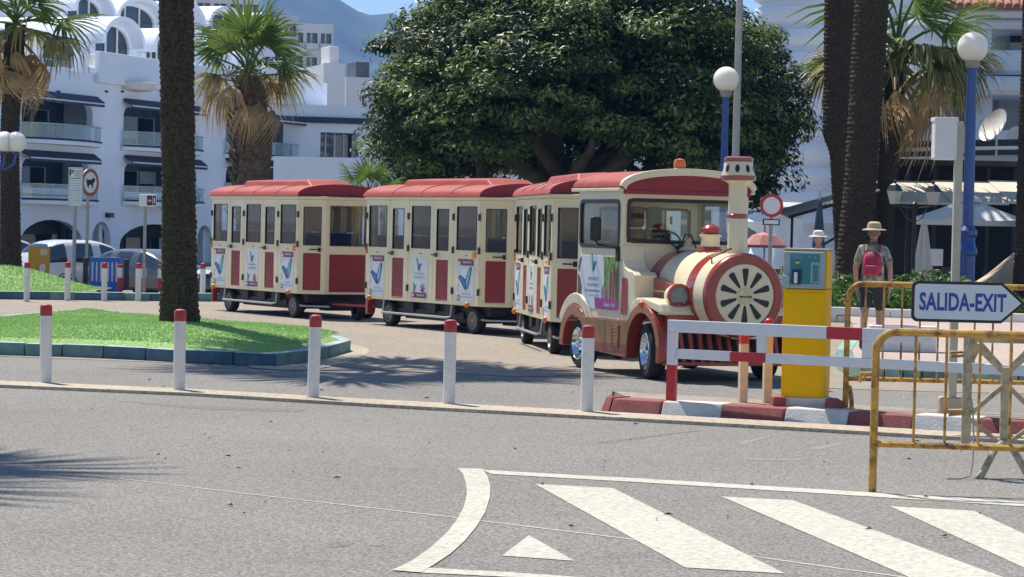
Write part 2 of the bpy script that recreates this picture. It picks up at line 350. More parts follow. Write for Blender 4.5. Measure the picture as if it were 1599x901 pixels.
F = [(j * nx + i, j * nx + i + 1, (j + 1) * nx + i + 1, (j + 1) * nx + i) for j in range(len(ys) - 1) for i in range(nx - 1)]
tag(fast_mesh('road', V, F, [asphalt]), kind='structure')
sheet('worn_road', [gnd(-300, 545), gnd(300, 568), gnd(540, 573), gnd(620, 580), gnd(700, 583), gnd(800, 588), gnd(900, 587), gnd(1100, 596), gnd(1250, 605), gnd(1420, 611), gnd(1800, 620), Vector((14, 52, 0)), Vector((-19, 52, 0))], tanroad, .004)
def band(name, top, bot, z0, z1, m):                    # raised strip between two photo lines
    a = [gnd(x, y, z1) for x, y in top]; b_ = [gnd(x, y, z1) for x, y in bot]; n = len(a); mb = MB()
    ring = a + b_[::-1]; k = len(ring)
    lo = [Vector((p.x, p.y, z0)) for p in ring]
    mb.add(ring, [tuple(range(k))], m); mb.add(ring + lo, [(i, (i + 1) % k, k + (i + 1) % k, k + i) for i in range(k)], m)
    return tag(mb.build(name), kind='structure')
band('bollard_strip', [(-400, 574), (0, 594), (300, 607), (600, 624), (940, 642), (1240, 659), (1430, 670), (1760, 688)], [(-400, 580), (0, 600.5), (300, 613.5), (600, 631.5), (940, 650), (1240, 667), (1430, 678), (1760, 697)], -.05, .03, stripm)
tag(sheet('gutter_band', [gnd(395, 575.5), gnd(440, 578.5), gnd(490, 578.5), gnd(540, 568), gnd(575, 553), gnd(577, 546), gnd(560, 540), gnd(500, 530), gnd(300, 530)], stripm, .008))
def marking(pts, z=.0035, name='road_marking'): return sheet(name, [gnd(x, y, z) for x, y in pts], paintw, z)
marking([(835, 755.5), (957, 762), (1226, 895.5), (1070, 886)])
marking([(1126, 775), (1238, 781), (1602, 914), (1450, 914)])
marking([(1390, 790.5), (1520, 797.5), (1760, 905), (1640, 905)])
marking([(826, 835.5), (897, 875.5), (784, 867.5)])
marking([(752, 733.5), (1000, 747), (1300, 765), (1600, 783.5), (1800, 797), (1800, 804.5), (1600, 790.5), (1300, 771.5), (1000, 753), (768, 740)], .0035)
cl = [(714, 730.5), (723, 740), (728, 755), (729, 772), (724, 792), (713, 812), (697, 832), (674, 853), (645, 874), (612, 890)]
cr = [(753, 732), (761, 743), (765.5, 758), (765, 776), (758, 799), (744, 822), (726, 844), (704, 864), (680, 880), (657, 893.5)]
marking(cl + cr[::-1], .0055)
marking([(628, 885), (672, 886.5), (800, 893.5), (960, 905), (1150, 918), (1150, 926), (960, 913), (800, 901), (640, 893)], .0035)
marking([(130, 740), (400, 772), (700, 806), (1000, 843), (1290, 884), (1500, 912), (1500, 913.6), (1290, 885.4), (1000, 844.2), (700, 807.2), (400, 772.9), (130, 740.7)], .0025, 'pale_seam')
tag(sheet('pale_seam', [gnd(x, y, .0025) for x, y in ((280, 573.6), (400, 582.6), (600, 601.3), (600, 602.4), (400, 583.8), (280, 574.8))], tanroad))

scuffm = ground_mat('scuffed_asphalt', (.225, .215, .20), (.37, .355, .33), 85, .3, .1, .4); oilm = ground_mat('oily_asphalt', (.135, .128, .12), (.285, .27, .25), 85, .3, .1, .4)
for pl, m_ in (([(1125, 711), (1180, 715), (1240, 717), (1275, 714), (1240, 719.5), (1175, 718.5)], scuffm), ([(1150, 692), (1200, 680), (1206, 681.5), (1160, 694)], scuffm), ([(1262, 700), (1310, 691), (1320, 693), (1275, 703)], scuffm), ([(505, 850), (530, 845), (555, 847), (545, 852), (515, 855)], oilm), ([(575, 852), (600, 849), (597, 853)], oilm), ([(180, 626), (330, 634), (480, 640), (470, 644), (300, 638)], oilm), ([(930, 690), (1090, 671), (1094, 672.4), (940, 692)], oilm)):
    tag(sheet('scuff_mark', [gnd(x, y, .0015) for x, y in pl], m_), kind='structure')
# island of green turf with blue kerb stones in the middle of the road
def kerb_run(parent, outer, inward, h, mats, z=0., gap=.006, name='kerb_stone', slope=0., top=None):
    n = len(outer); nor = []
    for i in range(n):
        a = outer[max(i - 1, 0)]; b_ = outer[min(i + 1, n - 1)]; t = (b_ - a); t.z = 0; t.normalize(); nor.append(Vector((-t.y, t.x, 0)) * inward)
    for i in range(n - 1):
        p, q = outer[i], outer[i + 1]; pi, qi = p + nor[i], q + nor[i + 1]; t = (q - p).normalized() * gap; mb = MB(); jit = random.uniform(-.006, .006)
        vs = [(*(v.xy), z) for v in (p + t, q - t, qi - t, pi + t)] + [(*(v.xy), z + h + jit) for v in (p.lerp(pi, slope) + t, q.lerp(qi, slope) - t, qi - t, pi + t)]
        mb.add(vs, [(4, 5, 6, 7)], top or mats[i % len(mats)]); mb.add(vs, [(0, 1, 2, 3), (0, 1, 5, 4), (1, 2, 6, 5), (2, 3, 7, 6), (3, 0, 4, 7)], mats[i % len(mats)])
        mb.build(name, parent, .012)
    return [o + m_ for o, m_ in zip(outer, nor)]
def tuft_field(name, pts, h, m, r=.012, parent=None):
    pts = np.asarray(pts); n = len(pts); a = np.random.rand(n) * 6.28; hh = h * (.6 + .8 * np.random.rand(n)); ln = np.random.randn(n, 2) * h * .35
    V = np.zeros((n, 3, 3)); V[:, 0] = pts; V[:, 1] = pts; V[:, 2] = pts
    V[:, 0, 0] += np.cos(a) * r; V[:, 0, 1] += np.sin(a) * r; V[:, 1, 0] -= np.cos(a) * r; V[:, 1, 1] -= np.sin(a) * r
    V[:, 2, :2] += ln; V[:, 2, 2] += hh
    return tag(fast_mesh(name, V.reshape(-1, 3), np.arange(3 * n).reshape(-1, 3), [m], parent=parent), kind='stuff')
isl = tag(thing('island', None, None), kind='structure')
fr = [(-140, 529), (-70, 531.5), (-20, 533.5), (38, 535.5), (97, 537), (161, 539.5), (227, 542.5), (289, 546), (364, 549), (431, 551.5), (478, 546.5), (514, 539.5), (548, 530.5)]
bk = [(540, 527), (529, 525), (495, 517.5), (440, 510.5), (386, 503.5), (313, 496.5), (244, 491.5), (186, 486.5), (128, 481.8), (64, 487.5), (0, 493), (-70, 499), (-140, 507)]
loop = [gnd(x, y, .15) for x, y in fr + bk]
cm = [kteal, kteal, kteal, kteal, kteal, kblue, kblue, kblue, kblue, kteal, kteal, kteal, kteal] + [kteal, kblue] * 6 + [kteal]
inner = kerb_run(isl, loop, .15, .15, cm, top=kcap)
tc_ = gnd(281, 505, .3); tc_ = Vector((tc_.x, tc_.y, 0))
def mound(x, y):
    d = math.hypot(x - tc_.x, (y - tc_.y) * .8); return .15 + .16 * math.exp(-(d / 2.2) ** 2) + .015 * mnoise.noise(Vector((x * .9, y * .9, 0)))
cen = sum(inner, Vector()) / len(inner); mb = MB(); K = 14; vs = [(cen.x, cen.y, mound(cen.x, cen.y))]; n = len(inner)
for k in range(1, K + 1):
    for p in inner:
        q = cen.lerp(p, k / K); vs.append((q.x, q.y, mound(q.x, q.y) if k < K else .138))
fs = [(0, 1 + i, 1 + (i + 1) % n) for i in range(n)] + [(1 + k * n + i, 1 + k * n + (i + 1) % n, 1 + (k + 1) * n + (i + 1) % n, 1 + (k + 1) * n + i) for k in range(K - 1) for i in range(n)]
mb.add(vs, fs, turfm, True); tag(mb.build('turf', isl), kind='structure')
def inside(poly, x, y):
    r_ = False; j = len(poly) - 1
    for i in range(len(poly)):
        if (poly[i].y > y) != (poly[j].y > y) and x < (poly[j].x - poly[i].x) * (y - poly[i].y) / (poly[j].y - poly[i].y) + poly[i].x: r_ = not r_
        j = i
    return r_
bx0, bx1 = min(p.x for p in inner), max(p.x for p in inner); by0, by1 = min(p.y for p in inner), max(p.y for p in inner)
pts = []
while len(pts) < 42000:
    x, y = random.uniform(max(bx0, -8), bx1), random.uniform(by0, by1)
    if inside(inner, x, y): pts.append((x, y, mound(x, y)))
turfb = leaf_mat('turf_blade', (.30, .50, .17), (.40, .58, .23), .7, .4, .8)
tuft_field('turf_blades', pts, .018, turfb, .012)

# far bed at the left edge: blue kerb with a green mound
fbed = tag(thing('far_island', None, None), kind='structure')
of = [gnd(x, y, .16) for x, y in ((-90, 453.5), (-40, 454), (0, 454.5), (40, 455), (78, 455.5), (118, 456), (158, 456.5), (195, 457), (235, 457.5), (285, 458), (335, 458.5), (385, 459))]
fin = kerb_run(fbed, of, .22, .16, [kblue, kteal, kblue, kblue, kteal, kblue, kblue, kteal], top=kcap)
def fmound(x, y):
    t = ss(0, 3.2, y - (of[0].y + (x - of[0].x) * (of[-1].y - of[0].y) / (of[-1].x - of[0].x)) - .2)
    return .15 + .42 * t * ss(-8.3, -10.3, x)
xs2 = np.linspace(fin[0].x - 4, -8.25, 40); V = []
for x in xs2:
    y0 = np.interp(x, [p.x for p in fin], [p.y for p in fin])
    for k in range(9): V.append((x, y0 + .45 * k, fmound(x, y0 + .45 * k) - (.012 if k == 0 else 0)))
F = [(i * 9 + k, i * 9 + k + 1, (i + 1) * 9 + k + 1, (i + 1) * 9 + k) for i in range(39) for k in range(8)]
tag(fast_mesh('turf', V, F, [turfm], parent=fbed, smooth=True), kind='structure')
pv_ = MB(); ln = [p for p in fin if p.x > -8.3]; ln = [Vector((-8.25, float(np.interp(-8.25, [p.x for p in fin], [p.y for p in fin])), 0))] + ln
pv_.add([(p.x, p.y, .128) for p in ln] + [(p.x, p.y + 1.3, .05) for p in ln[::-1]], [tuple(range(2 * len(ln)))], conc); tag(pv_.build('kerb_walk', fbed), kind='structure')
pts = []
for _ in range(9000):
    x = random.uniform(-13, -8.3); y0 = np.interp(x, [p.x for p in fin], [p.y for p in fin]); y = y0 + random.uniform(.05, 3.4); pts.append((x, y, fmound(x, y)))
tuft_field('turf_blades', pts, .03, turfb, .014)

# red and white kerb island on the right
rk = tag(thing('kerb_island', None, None), kind='structure')
kf = [(937, 642), (950, 644), (1030, 649), (1125, 654), (1222, 660), (1322, 666), (1424, 672), (1528, 678), (1640, 684), (1750, 690)]
outer = [gnd(x, y, 0) for x, y in kf]
kin = kerb_run(rk, outer, .30, .125, [kred, kred, kwhite, kred, kwhite, kred, kwhite, kred, kwhite], slope=.2)
fill = MB(); bkk = [p + Vector((-.1, 1.1, 0)) for p in kin]; ring = [(p.x, p.y + .004, .112) for p in kin] + [(p.x, p.y, .10) for p in bkk[::-1]]
fill.add(ring + [(x, y, 0) for x, y, z in ring], [tuple(range(len(ring)))] + [(k, (k + 1) % len(ring), len(ring) + (k + 1) % len(ring), len(ring) + k) for k in range(len(ring))], tanroad); tag(fill.build('kerb_fill', rk), kind='structure')
rb = [gnd(1207, 636, .11), gnd(1224, 637, .11)]; fb_ = MB(); fb_.box(rb[0].x, rb[1].x + .02, rb[0].y, rb[0].y + .3, .05, .20, kred); fb_.build('kerb_stone', rk, .01); fb_ = MB(); fb_.box(gnd(1288, 638, .11).x, gnd(1312, 638, .11).x, rb[0].y - .2, rb[0].y + .2, .05, .19, kred); fb_.build('kerb_stone', rk, .01)
# green kerb and pink pavement beyond the barriers on the right
pk = tag(thing('pavement_kerb', None, None), kind='structure')
pf = [gnd(x, y, .13) for x, y in ((1318, 530), (1306, 545), (1308, 560), (1322, 568), (1345, 571), (1381, 572.5), (1410, 573.5), (1440, 574.5), (1480, 576), (1530, 578), (1590, 580.5), (1660, 583.5), (1740, 587))]
pin = kerb_run(pk, pf, .2, .13, [kgreen, kteal, kgreen, kgreen, kgreen, kgreen, kteal, kteal, kgreen, kgreen, kteal, kgreen])
sheet('pavement', [p for p in pin] + [Vector((15, 48, 0)), Vector((6.3, 48, 0))], pinkpave, .122)
bedw = tag(thing('bed_kerb', None, None), kind='structure')
wl = [Vector((3.2, 46.8, 0)), Vector((4.4, 46.6, 0)), Vector((5.6, 46.4, 0)), Vector((6.8, 46.0, 0)), Vector((8.0, 45.4, 0)), Vector((9.2, 44.8, 0)), Vector((10.4, 44.2, 0)), Vector((11.6, 43.6, 0)), Vector((13, 43, 0))]
kerb_run(bedw, wl, .18, .28, [white])
sheet('planting_bed', [p + Vector((0, .1, 0)) for p in wl] + [Vector((16, 64, 0)), Vector((3.2, 64, 0))], soil, .24)
def leaf_clump(name, c, rx, ry, rz, n, size, m, parent=None, core=.5):
    u = np.random.randn(n, 3); u /= np.linalg.norm(u, axis=1)[:, None]; rr = core + (1 - core) * np.random.rand(n) ** .5
    P = u * rr[:, None] * [rx, ry, rz]; P[:, 2] = np.abs(P[:, 2]) if parent is None else P[:, 2]; P += np.array(c)
    return leaves(name, P, u, size, [m], None, parent)
def leaves(name, P, nor, size, mats, mi, parent=None, jit=.55):
    n = len(P); nr = nor + np.random.randn(n, 3) * jit; nr /= np.linalg.norm(nr, axis=1)[:, None]
    a = np.cross(nr, np.random.randn(n, 3)); a /= np.linalg.norm(a, axis=1)[:, None]; b_ = np.cross(nr, a)
    s = size * (.6 + .8 * np.random.rand(n))[:, None]
    V = np.stack([P - a * s, P + b_ * s * .42 + nr * s * .12, P + a * s, P - b_ * s * .42 + nr * s * .12], 1).reshape(-1, 3)
    F = np.arange(4 * n).reshape(-1, 4)
    F = np.stack([F[:, [0, 1, 2]], F[:, [0, 2, 3]]], 1).reshape(-1, 3)
    return fast_mesh(name, V, F, mats, None if mi is None else np.repeat(mi, 2), parent)
for i, (x, y, rx, h) in enumerate([(4.6, 47.6, .9, .5), (6.0, 47.2, 1., .65), (7.2, 46.8, .9, .55), (8.4, 46.4, 1., .6), (9.7, 45.6, .9, .45), (5.4, 48.8, 1.1, .8), (7.9, 48.4, 1.2, .75), (10.6, 46.8, 1., .5)]):
    o = leaf_clump('low_shrub', (x, y, .22), rx, .6, h, 700, .07, hedgem)
    tag(o, ['low green ground-cover shrub behind the white kerb, nearest the yellow ticket machine', 'low green shrub just left of the walker with the red backpack', 'low green shrub right behind the walker with the red backpack', 'low green shrub behind the left half of the exit sign', 'low green shrub behind the arrow tip of the exit sign', 'taller shrub in the second row beside the dark palm trunks', 'taller shrub in the second row at the foot of the blue lamp', 'low shrub by the sandy stucco slope'][i], 'shrub', 'shrubs in the bed on the right')

# ------------------------------------------------------------------ bollards
def make_bollard(label, group, r=.05, h=.735):
    t = thing('bollard', label, 'bollard', group=group)
    b = MB(); b.lathe([(r * 1.02, 0), (r, .02), (r, h - .105)], boll, 16); b.build('post', t)
    b = MB(); b.lathe([(r, h - .105), (r * 1.03, h - .1), (r * 1.03, h - .02), (r * .9, h - .004), (r * .5, h + .006), (0, h + .008)], redcap, 16); b.build('cap', t)
    return t
G1 = 'red-capped bollards along the pale strip'
b0 = make_bollard('thickest white bollard with red cap, in front of the turf island at the far left', G1)
sp = [(71.5, 597, 1.3), (279.5, 608, .2), (488.5, 620, -1.6), (701, 630, 0), (916, 642, -.2)]
lb = [b0['label'], 'white bollard with red cap in front of the big palm trunk', 'leaning white bollard with red cap by the tip of the turf island', 'white bollard with red cap before the middle wagon of the train', 'white bollard with red cap in front of the engine rear wheel, nearest the kerb']
for i, (x, y, ln) in enumerate(sp):
    p = gnd(x, y, .03); o = b0 if i == 0 else dup(b0, p, None, lb[i]); o.location = p; o.rotation_euler = (0, R(ln * .6), random.random() * 6)
    if i == 0: o.scale = (1.1, 1.1, 1)
G2 = 'red-capped bollards along the far kerb'
far = make_bollard('far white bollard with red cap in front of the yellow container', G2, .055)
lf = [far['label'], 'far white bollard under the tall parking notice', 'far white bollard before the blue plastic barrier', 'far white bollard between the blue barrier and the big palm trunk', 'far white bollard just left of the rear wagon']
for i, (x, y) in enumerate([(41.5, 471.5), (105, 470), (162.5, 470.5), (215.5, 470.5), (316, 469.5)]):
    p = gnd(x, y); o = far if i == 0 else dup(far, p, None, lf[i]); o.location = p
def warn_post(label, px, y1, d, red_low, h, name='marker_post'):
    p = at(px, y1, d); t = thing(name, label, 'post', p, 0, 'marker posts along the parked cars')
    b = MB(); b.lathe([(.06, 0), (.06, h * .48)], redp if red_low else black, 12); b.build('post_base', t)
    b = MB(); b.lathe([(.055, h * .48), (.055, h * .86)], white if red_low else black, 12); b.build('post', t)
    b = MB(); b.lathe([(.058, h * .86), (.058, h * .98), (0, h)], redp if red_low else black, 12); b.build('cap', t)
warn_post('red and white marker post touching the blue barrier on its right', 187, 453, 54, True, .55)
warn_post('black marker post left of the blue barrier', 133, 452, 54, False, .68)
warn_post('black marker post in front of the white car front wheel', 197, 453, 54, False, .66)
warn_post('red and white marker post before the grey saloon bonnet', 224, 454, 54, True, .55)
warn_post('red and white marker post half hidden by the big palm trunk', 250, 454, 54, True, .55)

# two cream timber posts with red tops behind the boom
for i, (px, h, lab) in enumerate([(1159.5, .60, 'shorter cream timber post with red top behind the boom'), (1197.5, .74, 'taller cream timber post with red ball top next to the ticket machine')]):
    p = at(px, 624, 22.4); p.z = .105
    t = thing('timber_post', lab, 'post', p, R(12), 'timber posts on the kerb')
    b = MB(); b.box(-.036, .036, -.036, .036, 0, h - .08, wood_post); b.build('post', t, .006)
    b = MB()
    if i: b.sphere((0, 0, h - .035), .042, redp)
    else: b.box(-.037, .037, -.037, .037, h - .08, h, redp)
    b.build('cap', t)

# ------------------------------------------------------------------ tourist train
def wheel_parts(parent, c, r, wd, rimm, side=-1, detail=0, yaw=0.):
    # axle along y; outer face towards side
    holder = thing('wheel', None, None, c, yaw); holder.parent = parent
    T = lambda x, y, z: (x, z, y)
    b = MB(); pr = [(r * .62, -wd / 2), (r * .9, -wd / 2), (r * .98, -wd * .36), (r, -wd * .2), (r, wd * .2), (r * .98, wd * .36), (r * .9, wd / 2), (r * .62, wd / 2)]
    b.lathe(pr, rubber, 36, T); b.build('tyre', holder)
    s = side; b = MB()
    b.lathe([(r * .66, s * wd * .5), (r * .62, s * wd * .52), (r * .57, s * wd * .36), (r * .50, s * wd * .12), (r * .34, s * wd * .06), (r * .28, s * wd * .3), (0, s * wd * .34)], rimm, 32, T)
    b.lathe([(r * .62, -s * wd * .5), (r * .3, -s * wd * .2), (0, -s * wd * .2)], chass, 20, T); b.build('rim', holder)
    b = MB()
    for k in range(5 if detail else 4):
        q = 2 * math.pi * k / (5 if detail else 4) + .3; b.sphere((r * .42 * math.cos(q), s * wd * .11, r * .42 * math.sin(q)), r * .075, black if detail else rimm, 8, 6)
    tag(b.build('wheel_nuts', holder), kind='stuff')
    b = MB(); b.lathe([(r * .17, s * wd * .3), (r * .15, s * wd * .52), (r * .08, s * wd * .58), (0, s * wd * .58)], rimm, 16, T); b.build('hub', holder)
    return holder
def wing(b, T, w, cx, cz, s, mirror=1, kx=1.):                 # blue butterfly seen from the side, wings raised
    A = [(.02, -.46), (-.10, -.30), (-.30, .02), (-.46, .22), (-.42, .34), (-.28, .36), (-.10, .22), (.00, .14), (.06, .30), (.16, .62), (.28, .80), (.40, .86), (.42, .70), (.36, .40), (.30, .10), (.26, -.10), (.16, -.36), (.10, -.40), (.06, -.32)]
    P = lambda L, k=1.: [(cx + x * s * mirror * k * kx, cz + z * s * k) for x, z in L]
    b.flat(P(A), w, inknavy, T)
    b.flat(P([(.00, -.34), (-.22, .02), (-.38, .20), (-.36, .28), (-.26, .28), (-.06, .12), (.02, -.06)]), w - .002, inkblue, T)
    b.flat(P([(.10, -.28), (.05, .04), (.10, .28), (.20, .58), (.30, .74), (.35, .72), (.31, .42), (.25, .08), (.20, -.10), (.15, -.26)]), w - .002, inksky, T)
def dashes(b, T, w, cx, cz, width, h, m, seed):
    rr = random.Random(seed); x = cx - width / 2
    while x < cx + width / 2 - .004:
        l = rr.uniform(.010, .030); b.flat([(x, cz), (min(x + l, cx + width / 2), cz), (min(x + l, cx + width / 2), cz + h), (x, cz + h)], w, m, T); x += l + .008
ZB, ZE, WW = .411, 1.97, 1.51
PB = [0, .78, 1.41, 2.19, 2.82, 3.60]; FE, FI = .333, .352
def make_wagon(label):
    t = thing('passenger_wagon', label, 'wagon', group='wagons of the tourist train')
    y0 = -WW / 2; N = lambda u, v, z: (u, y0 + v, z)    # near side wall: v grows inwards
    for sgn in (1, -1):
        TT = N if sgn == 1 else (lambda u, v, z: (u, -(y0 + v), z))
        for i in range(5):
            a, c = PB[i] + .004, PB[i + 1] - .004; door = i in (1, 3)
            mg = .105 if not door else .10
            wa, wb = (a + mg - .01, c - mg * (.85 if not door else 1.1)); z0, z1 = (1.235, 1.875) if not door else (1.215, 1.835)
            if door: wa, wb = a + .105, c - .155
            b = MB(); b.panel(a, c, ZB, ZE, [(wa, wb, z0, z1)] + ([(wa - .01, wb, .47, 1.075)] if door else []), 0, .035, cream, TT)
            o = b.build('door' if door else 'side_panel', t, .006)
            b = MB(); b.rring(wa - .004, wb + .004, z0 - .004, z1 + .004, .012, .022, -.006, .026, black, TT); b.build('window_frame', o)
            b = MB(); b.box(wa, wb, .012, .017, z0, z1, winglass, TT); b.build('pane', o)
            if door:
                b = MB(); b.box(wa - .01, wb, .010, .022, .47, 1.075, maroon, TT); b.build('inset_panel', o)
                b = MB(); b.box(wa - .01, wb, .0, .012, .452, .47, cream, TT)
                b.build('inset_ledge', o); b = MB(); b.box(a + .10, a + .13, -.037, .0, 1.115, 1.175, black, TT); b.build('handle_base', o); b = MB(); b.box(a + .03, a + .20, -.055, -.035, 1.135, 1.157, black, TT); b.build('handle', o, .004)
            elif sgn == 1:
                cx = (a + c) / 2 - .01; hw = .245; b = MB(); b.box(cx - hw, cx + hw, -.004, 0, .465, 1.10, paperw, TT)
                if i != 2:
                    b.flat([(cx - hw + .02, 1.005), (cx + hw, 1.005), (cx + hw, 1.10), (cx - hw + .02, 1.10)], -.006, inkmar, TT)
                    b.flat([(cx - hw + .035, 1.01), (cx - hw + .105, 1.01), (cx - hw + .105, 1.045), (cx - hw + .07, 1.085), (cx - hw + .035, 1.045)], -.008, paperw, TT)
                    b.text('Butterfly Park', .052, paperw, TT, -.008, cx + .055, 1.053, .84, .012)
                    wing(b, TT, -.006, cx + .005, .76, .27, 1, 1.65)
                    dashes(b, TT, -.006, cx + .05, .575, .28, .022, inkgrey, i); dashes(b, TT, -.006, cx + .05, .53, .34, .022, inkgrey, i + 9)
                    b.flat([(cx - hw + .015, .62), (cx - hw + .03, .62), (cx - hw + .065, .74), (cx - hw + .05, .74)], -.006, inkpink, TT)
                    b.flat([(cx - hw + .01, .48), (cx - hw + .09, .48), (cx - hw + .12, .53), (cx - hw + .07, .575), (cx - hw + .02, .56)], -.006, inkgreen, TT)
                    b.flat([(cx - hw + .05, .50), (cx - hw + .09, .505), (cx - hw + .08, .545), (cx - hw + .05, .54)], -.008, paperw, TT)
                else:
                    wing(b, TT, -.006, cx - .02, .955, .15, -1, 1.3)
                    dashes(b, TT, -.006, cx, .835, .28, .028, inkgrey, 4); dashes(b, TT, -.006, cx, .775, .36, .028, inkgrey, 5)
                    b.flat([(cx - .19, .55), (cx - .15, .57), (cx - .09, .66), (cx - .055, .69), (cx - .11, .66), (cx - .17, .70), (cx - .20, .72), (cx - .185, .66)], -.006, inkgreen, TT)
                    for k in range(7):
                        q = k * .9; b.flat([(cx + .11 + .09 * math.cos(q + e) * s_, .625 + .085 * math.sin(q + e) * s_) for e, s_ in ((0, .2), (-.3, .8), (0, 1.1), (.3, .8))], -.006, inkpink, TT)
                    b.flat([(cx + .11 + .035 * math.cos(q), .61 + .045 * math.sin(q)) for q in np.linspace(0, 6, 9)], -.008, inkmar, TT)
                    b.flat([(cx - hw + .01, .475), (cx + hw - .01, .475), (cx + hw - .01, .56), (cx - hw + .01, .56)], -.010, inkmar, TT)
                    b.text('Butterfly Park', .048, paperw, TT, -.012, cx + .06, .517, .84, .012)
                    b.lathe([(0, 0), (.026, 0)], paperw, 12, lambda x, y, z: TT(cx - .185 + x, -.012, .52 + y * 1.2))
                b.build('poster', o)
                b = MB(); b.sphere(TT(cx + .02, -.004, 1.155), .012, black, 8, 6); b.build('lock', o)
        # chamfered front door panel
        aC = math.atan2(FI, FE); L6 = math.hypot(FE, FI); ca, sa = math.cos(aC), math.sin(aC)
        T6 = (lambda u, v, z: (PB[5] + u * ca - v * sa, y0 + u * sa + v * ca, z)) if sgn == 1 else (lambda u, v, z: (PB[5] + u * ca - v * sa, -(y0 + u * sa + v * ca), z))
        b = MB(); b.panel(.004, L6 - .003, ZB, ZE, [(.095, L6 - .085, 1.215, 1.845), (.095, L6 - .085, .475, 1.085)], 0, .035, cream, T6); o = b.build('front_door', t, .006)
        b = MB(); b.rring(.091, L6 - .081, 1.211, 1.849, .012, .02, -.006, .026, black, T6); b.build('window_frame', o)
        b = MB(); b.box(.095, L6 - .085, .012, .017, 1.215, 1.845, winglass, T6); b.build('pane', o)
        b = MB(); b.box(.095, L6 - .085, .01, .022, .475, 1.085, maroon, T6); b.box(.095, L6 - .085, 0, .01, .457, .475, cream, T6); b.build('inset_panel', o)
        b = MB(); b.box(.36, .40, -.035, 0, 1.11, 1.18, black, T6); b.build('handle_base', o); b = MB(); b.box(.21, .385, -.055, -.033, 1.135, 1.155, black, T6); b.build('handle', o, .004)
        for u in (PB[2], PB[4], PB[5], .024):
            for z in (.62, 1.23, 1.72): b = MB(); b.box(u - .022, u + .022, -.022, -.001, z - .05, z + .05, black, TT); b.build('hinge', t)
        for u in (.16, 3.28): b = MB(); b.sphere(TT(u, -.01, .425), .042, amber, 12, 8); b.build('marker_light', t)
        for x0, x1, zz in ((.015, .055, 1.24), (3.42, 3.50, 1.21)): b = MB(); b.box(x0, x1, -.02, -.001, 1.12, zz, amber, TT); b.build('reflector', t)
        # step bar
        b = MB(); b.tube([TT(.62, .02, .40), TT(.62, .0, .23), TT(.68, -.05, .215), TT(2.72, -.05, .215), TT(2.78, 0, .23), TT(2.78, .02, .40)], .018, steel, 8)
        b.tube([TT(3.62, .05, .22), TT(3.72, .12, .21), TT(4.0, .42, .21)], .018, steel, 8); b.build('step_bar', t)
    xe = PB[5] + FE; hy = WW / 2 - FI
    # end walls
    for x, s_, hw in ((xe, 1, hy - .002), (.0, -1, WW / 2 - .037)):
        TE = (lambda u, v, z: (x - v, u, z)) if s_ == 1 else (lambda u, v, z: (x + v, u, z))
        b = MB(); b.panel(-hw, hw, ZB, ZE, [(-hw + .07, hw - .07, 1.21, 1.87), (-hw + .07, hw - .07, .45, 1.07)], 0.002, .035, cream, TE); o = b.build('end_wall', t, .006)
        b = MB(); b.rring(-hw + .066, hw - .066, 1.206, 1.874, .012, .02, -.004, .026, taupe, TE); b.build('window_frame', o)
        b = MB(); b.box(-hw + .07, hw - .07, .014, .019, 1.21, 1.87, winglass, TE); b.build('pane', o)
        b = MB(); b.box(-hw + .07, hw - .07, .01, .024, .45, 1.07, maroon, TE); b.build('inset_panel', o)
    # floor, chassis, wheels
    pl = [(0, -WW / 2), (PB[5], -WW / 2), (xe, -hy), (xe, hy), (PB[5], WW / 2), (0, WW / 2)]
    TP = lambda u, v, z: (u, z, v)
    b = MB(); b.ext([(x * .995 + .01, y * .985) for x, y in pl], .405, .45, chass, TP); b.build('floor', t)
    b = MB(); b.box(.05, 3.7, -.62, .62, .26, .404, chass); b.box(1.0, 3.0, -.56, .56, .14, .26, chass); b.box(3.62, 3.9, -.35, .35, .14, .26, chass); b.box(.9, 3.0, -.66, -.60, .20, .30, chass); b.box(.9, 3.0, .60, .66, .20, .30, chass)
    for k in (.3, 1.2, 1.9, 2.5): b.box(k, k + .3, -.70, -.63, .26, .404, chass)
    b.tube([(.73, -.7, .19), (.73, .7, .19)], .04, chass); b.tube([(3.38, -.7, .19), (3.38, .7, .19)], .04, chass)
    b.box(3.2, 3.9, -.3, .3, .2, .30, chass); b.tube([(-.02, 0, .25), (-.5, 0, .25)], .035, chass); b.tube([(3.9, -.25, .25), (4.9, 0, .25)], .03, redpaint); b.tube([(3.9, .25, .25), (4.9, 0, .25)], .03, redpaint)
    b.build('chassis', t, .005)
    for u in (.73, 3.38):
        for s_ in (-1, 1): wheel_parts(t, (u, s_ * (WW / 2 - .10), .20), .20, .14, rimgrey, s_)
    # small steering dolly wheel on the drawbar
    b = MB(); b.lathe([(.06, -.05), (.15, -.05), (.16, 0), (.15, .05), (.06, .05)], rubber, 20, lambda x, y, z: (4.35 + x, z, .16 + y)); b.build('jockey_wheel', t)
    b = MB(); b.box(-.09, -.02, -.70, -.60, .16, .40, redpaint); b.box(-.09, -.02, .60, .70, .16, .40, redpaint); b.box(-.07, -.02, -.6, .6, .30, .40, chass); b.build('rear_guard', t, .006)
    # eave trim following the plan, roof barrel, clerestory
    TPz = TP
    b = MB(); big = [(-.03, -WW / 2 - .035), (PB[5] + .02, -WW / 2 - .035), (xe + .035, -hy - .02), (xe + .035, hy + .02), (PB[5] + .02, WW / 2 + .035), (-.03, WW / 2 + .035)]
    b.ext(big, ZE + .002, ZE + .05, cream, TPz); b.build('eave_trim', t, .008)
    yw = WW / 2 + .05; z0 = ZE + .052; XF = PB[5] + .05
    arc = [(yw * math.cos(math.pi * k / 18), .21 * math.sin(math.pi * k / 18) ** .8) for k in range(19)]
    b = MB(); vs = []; st = [-.06, -.02] + list(np.linspace(.2, XF, 7))
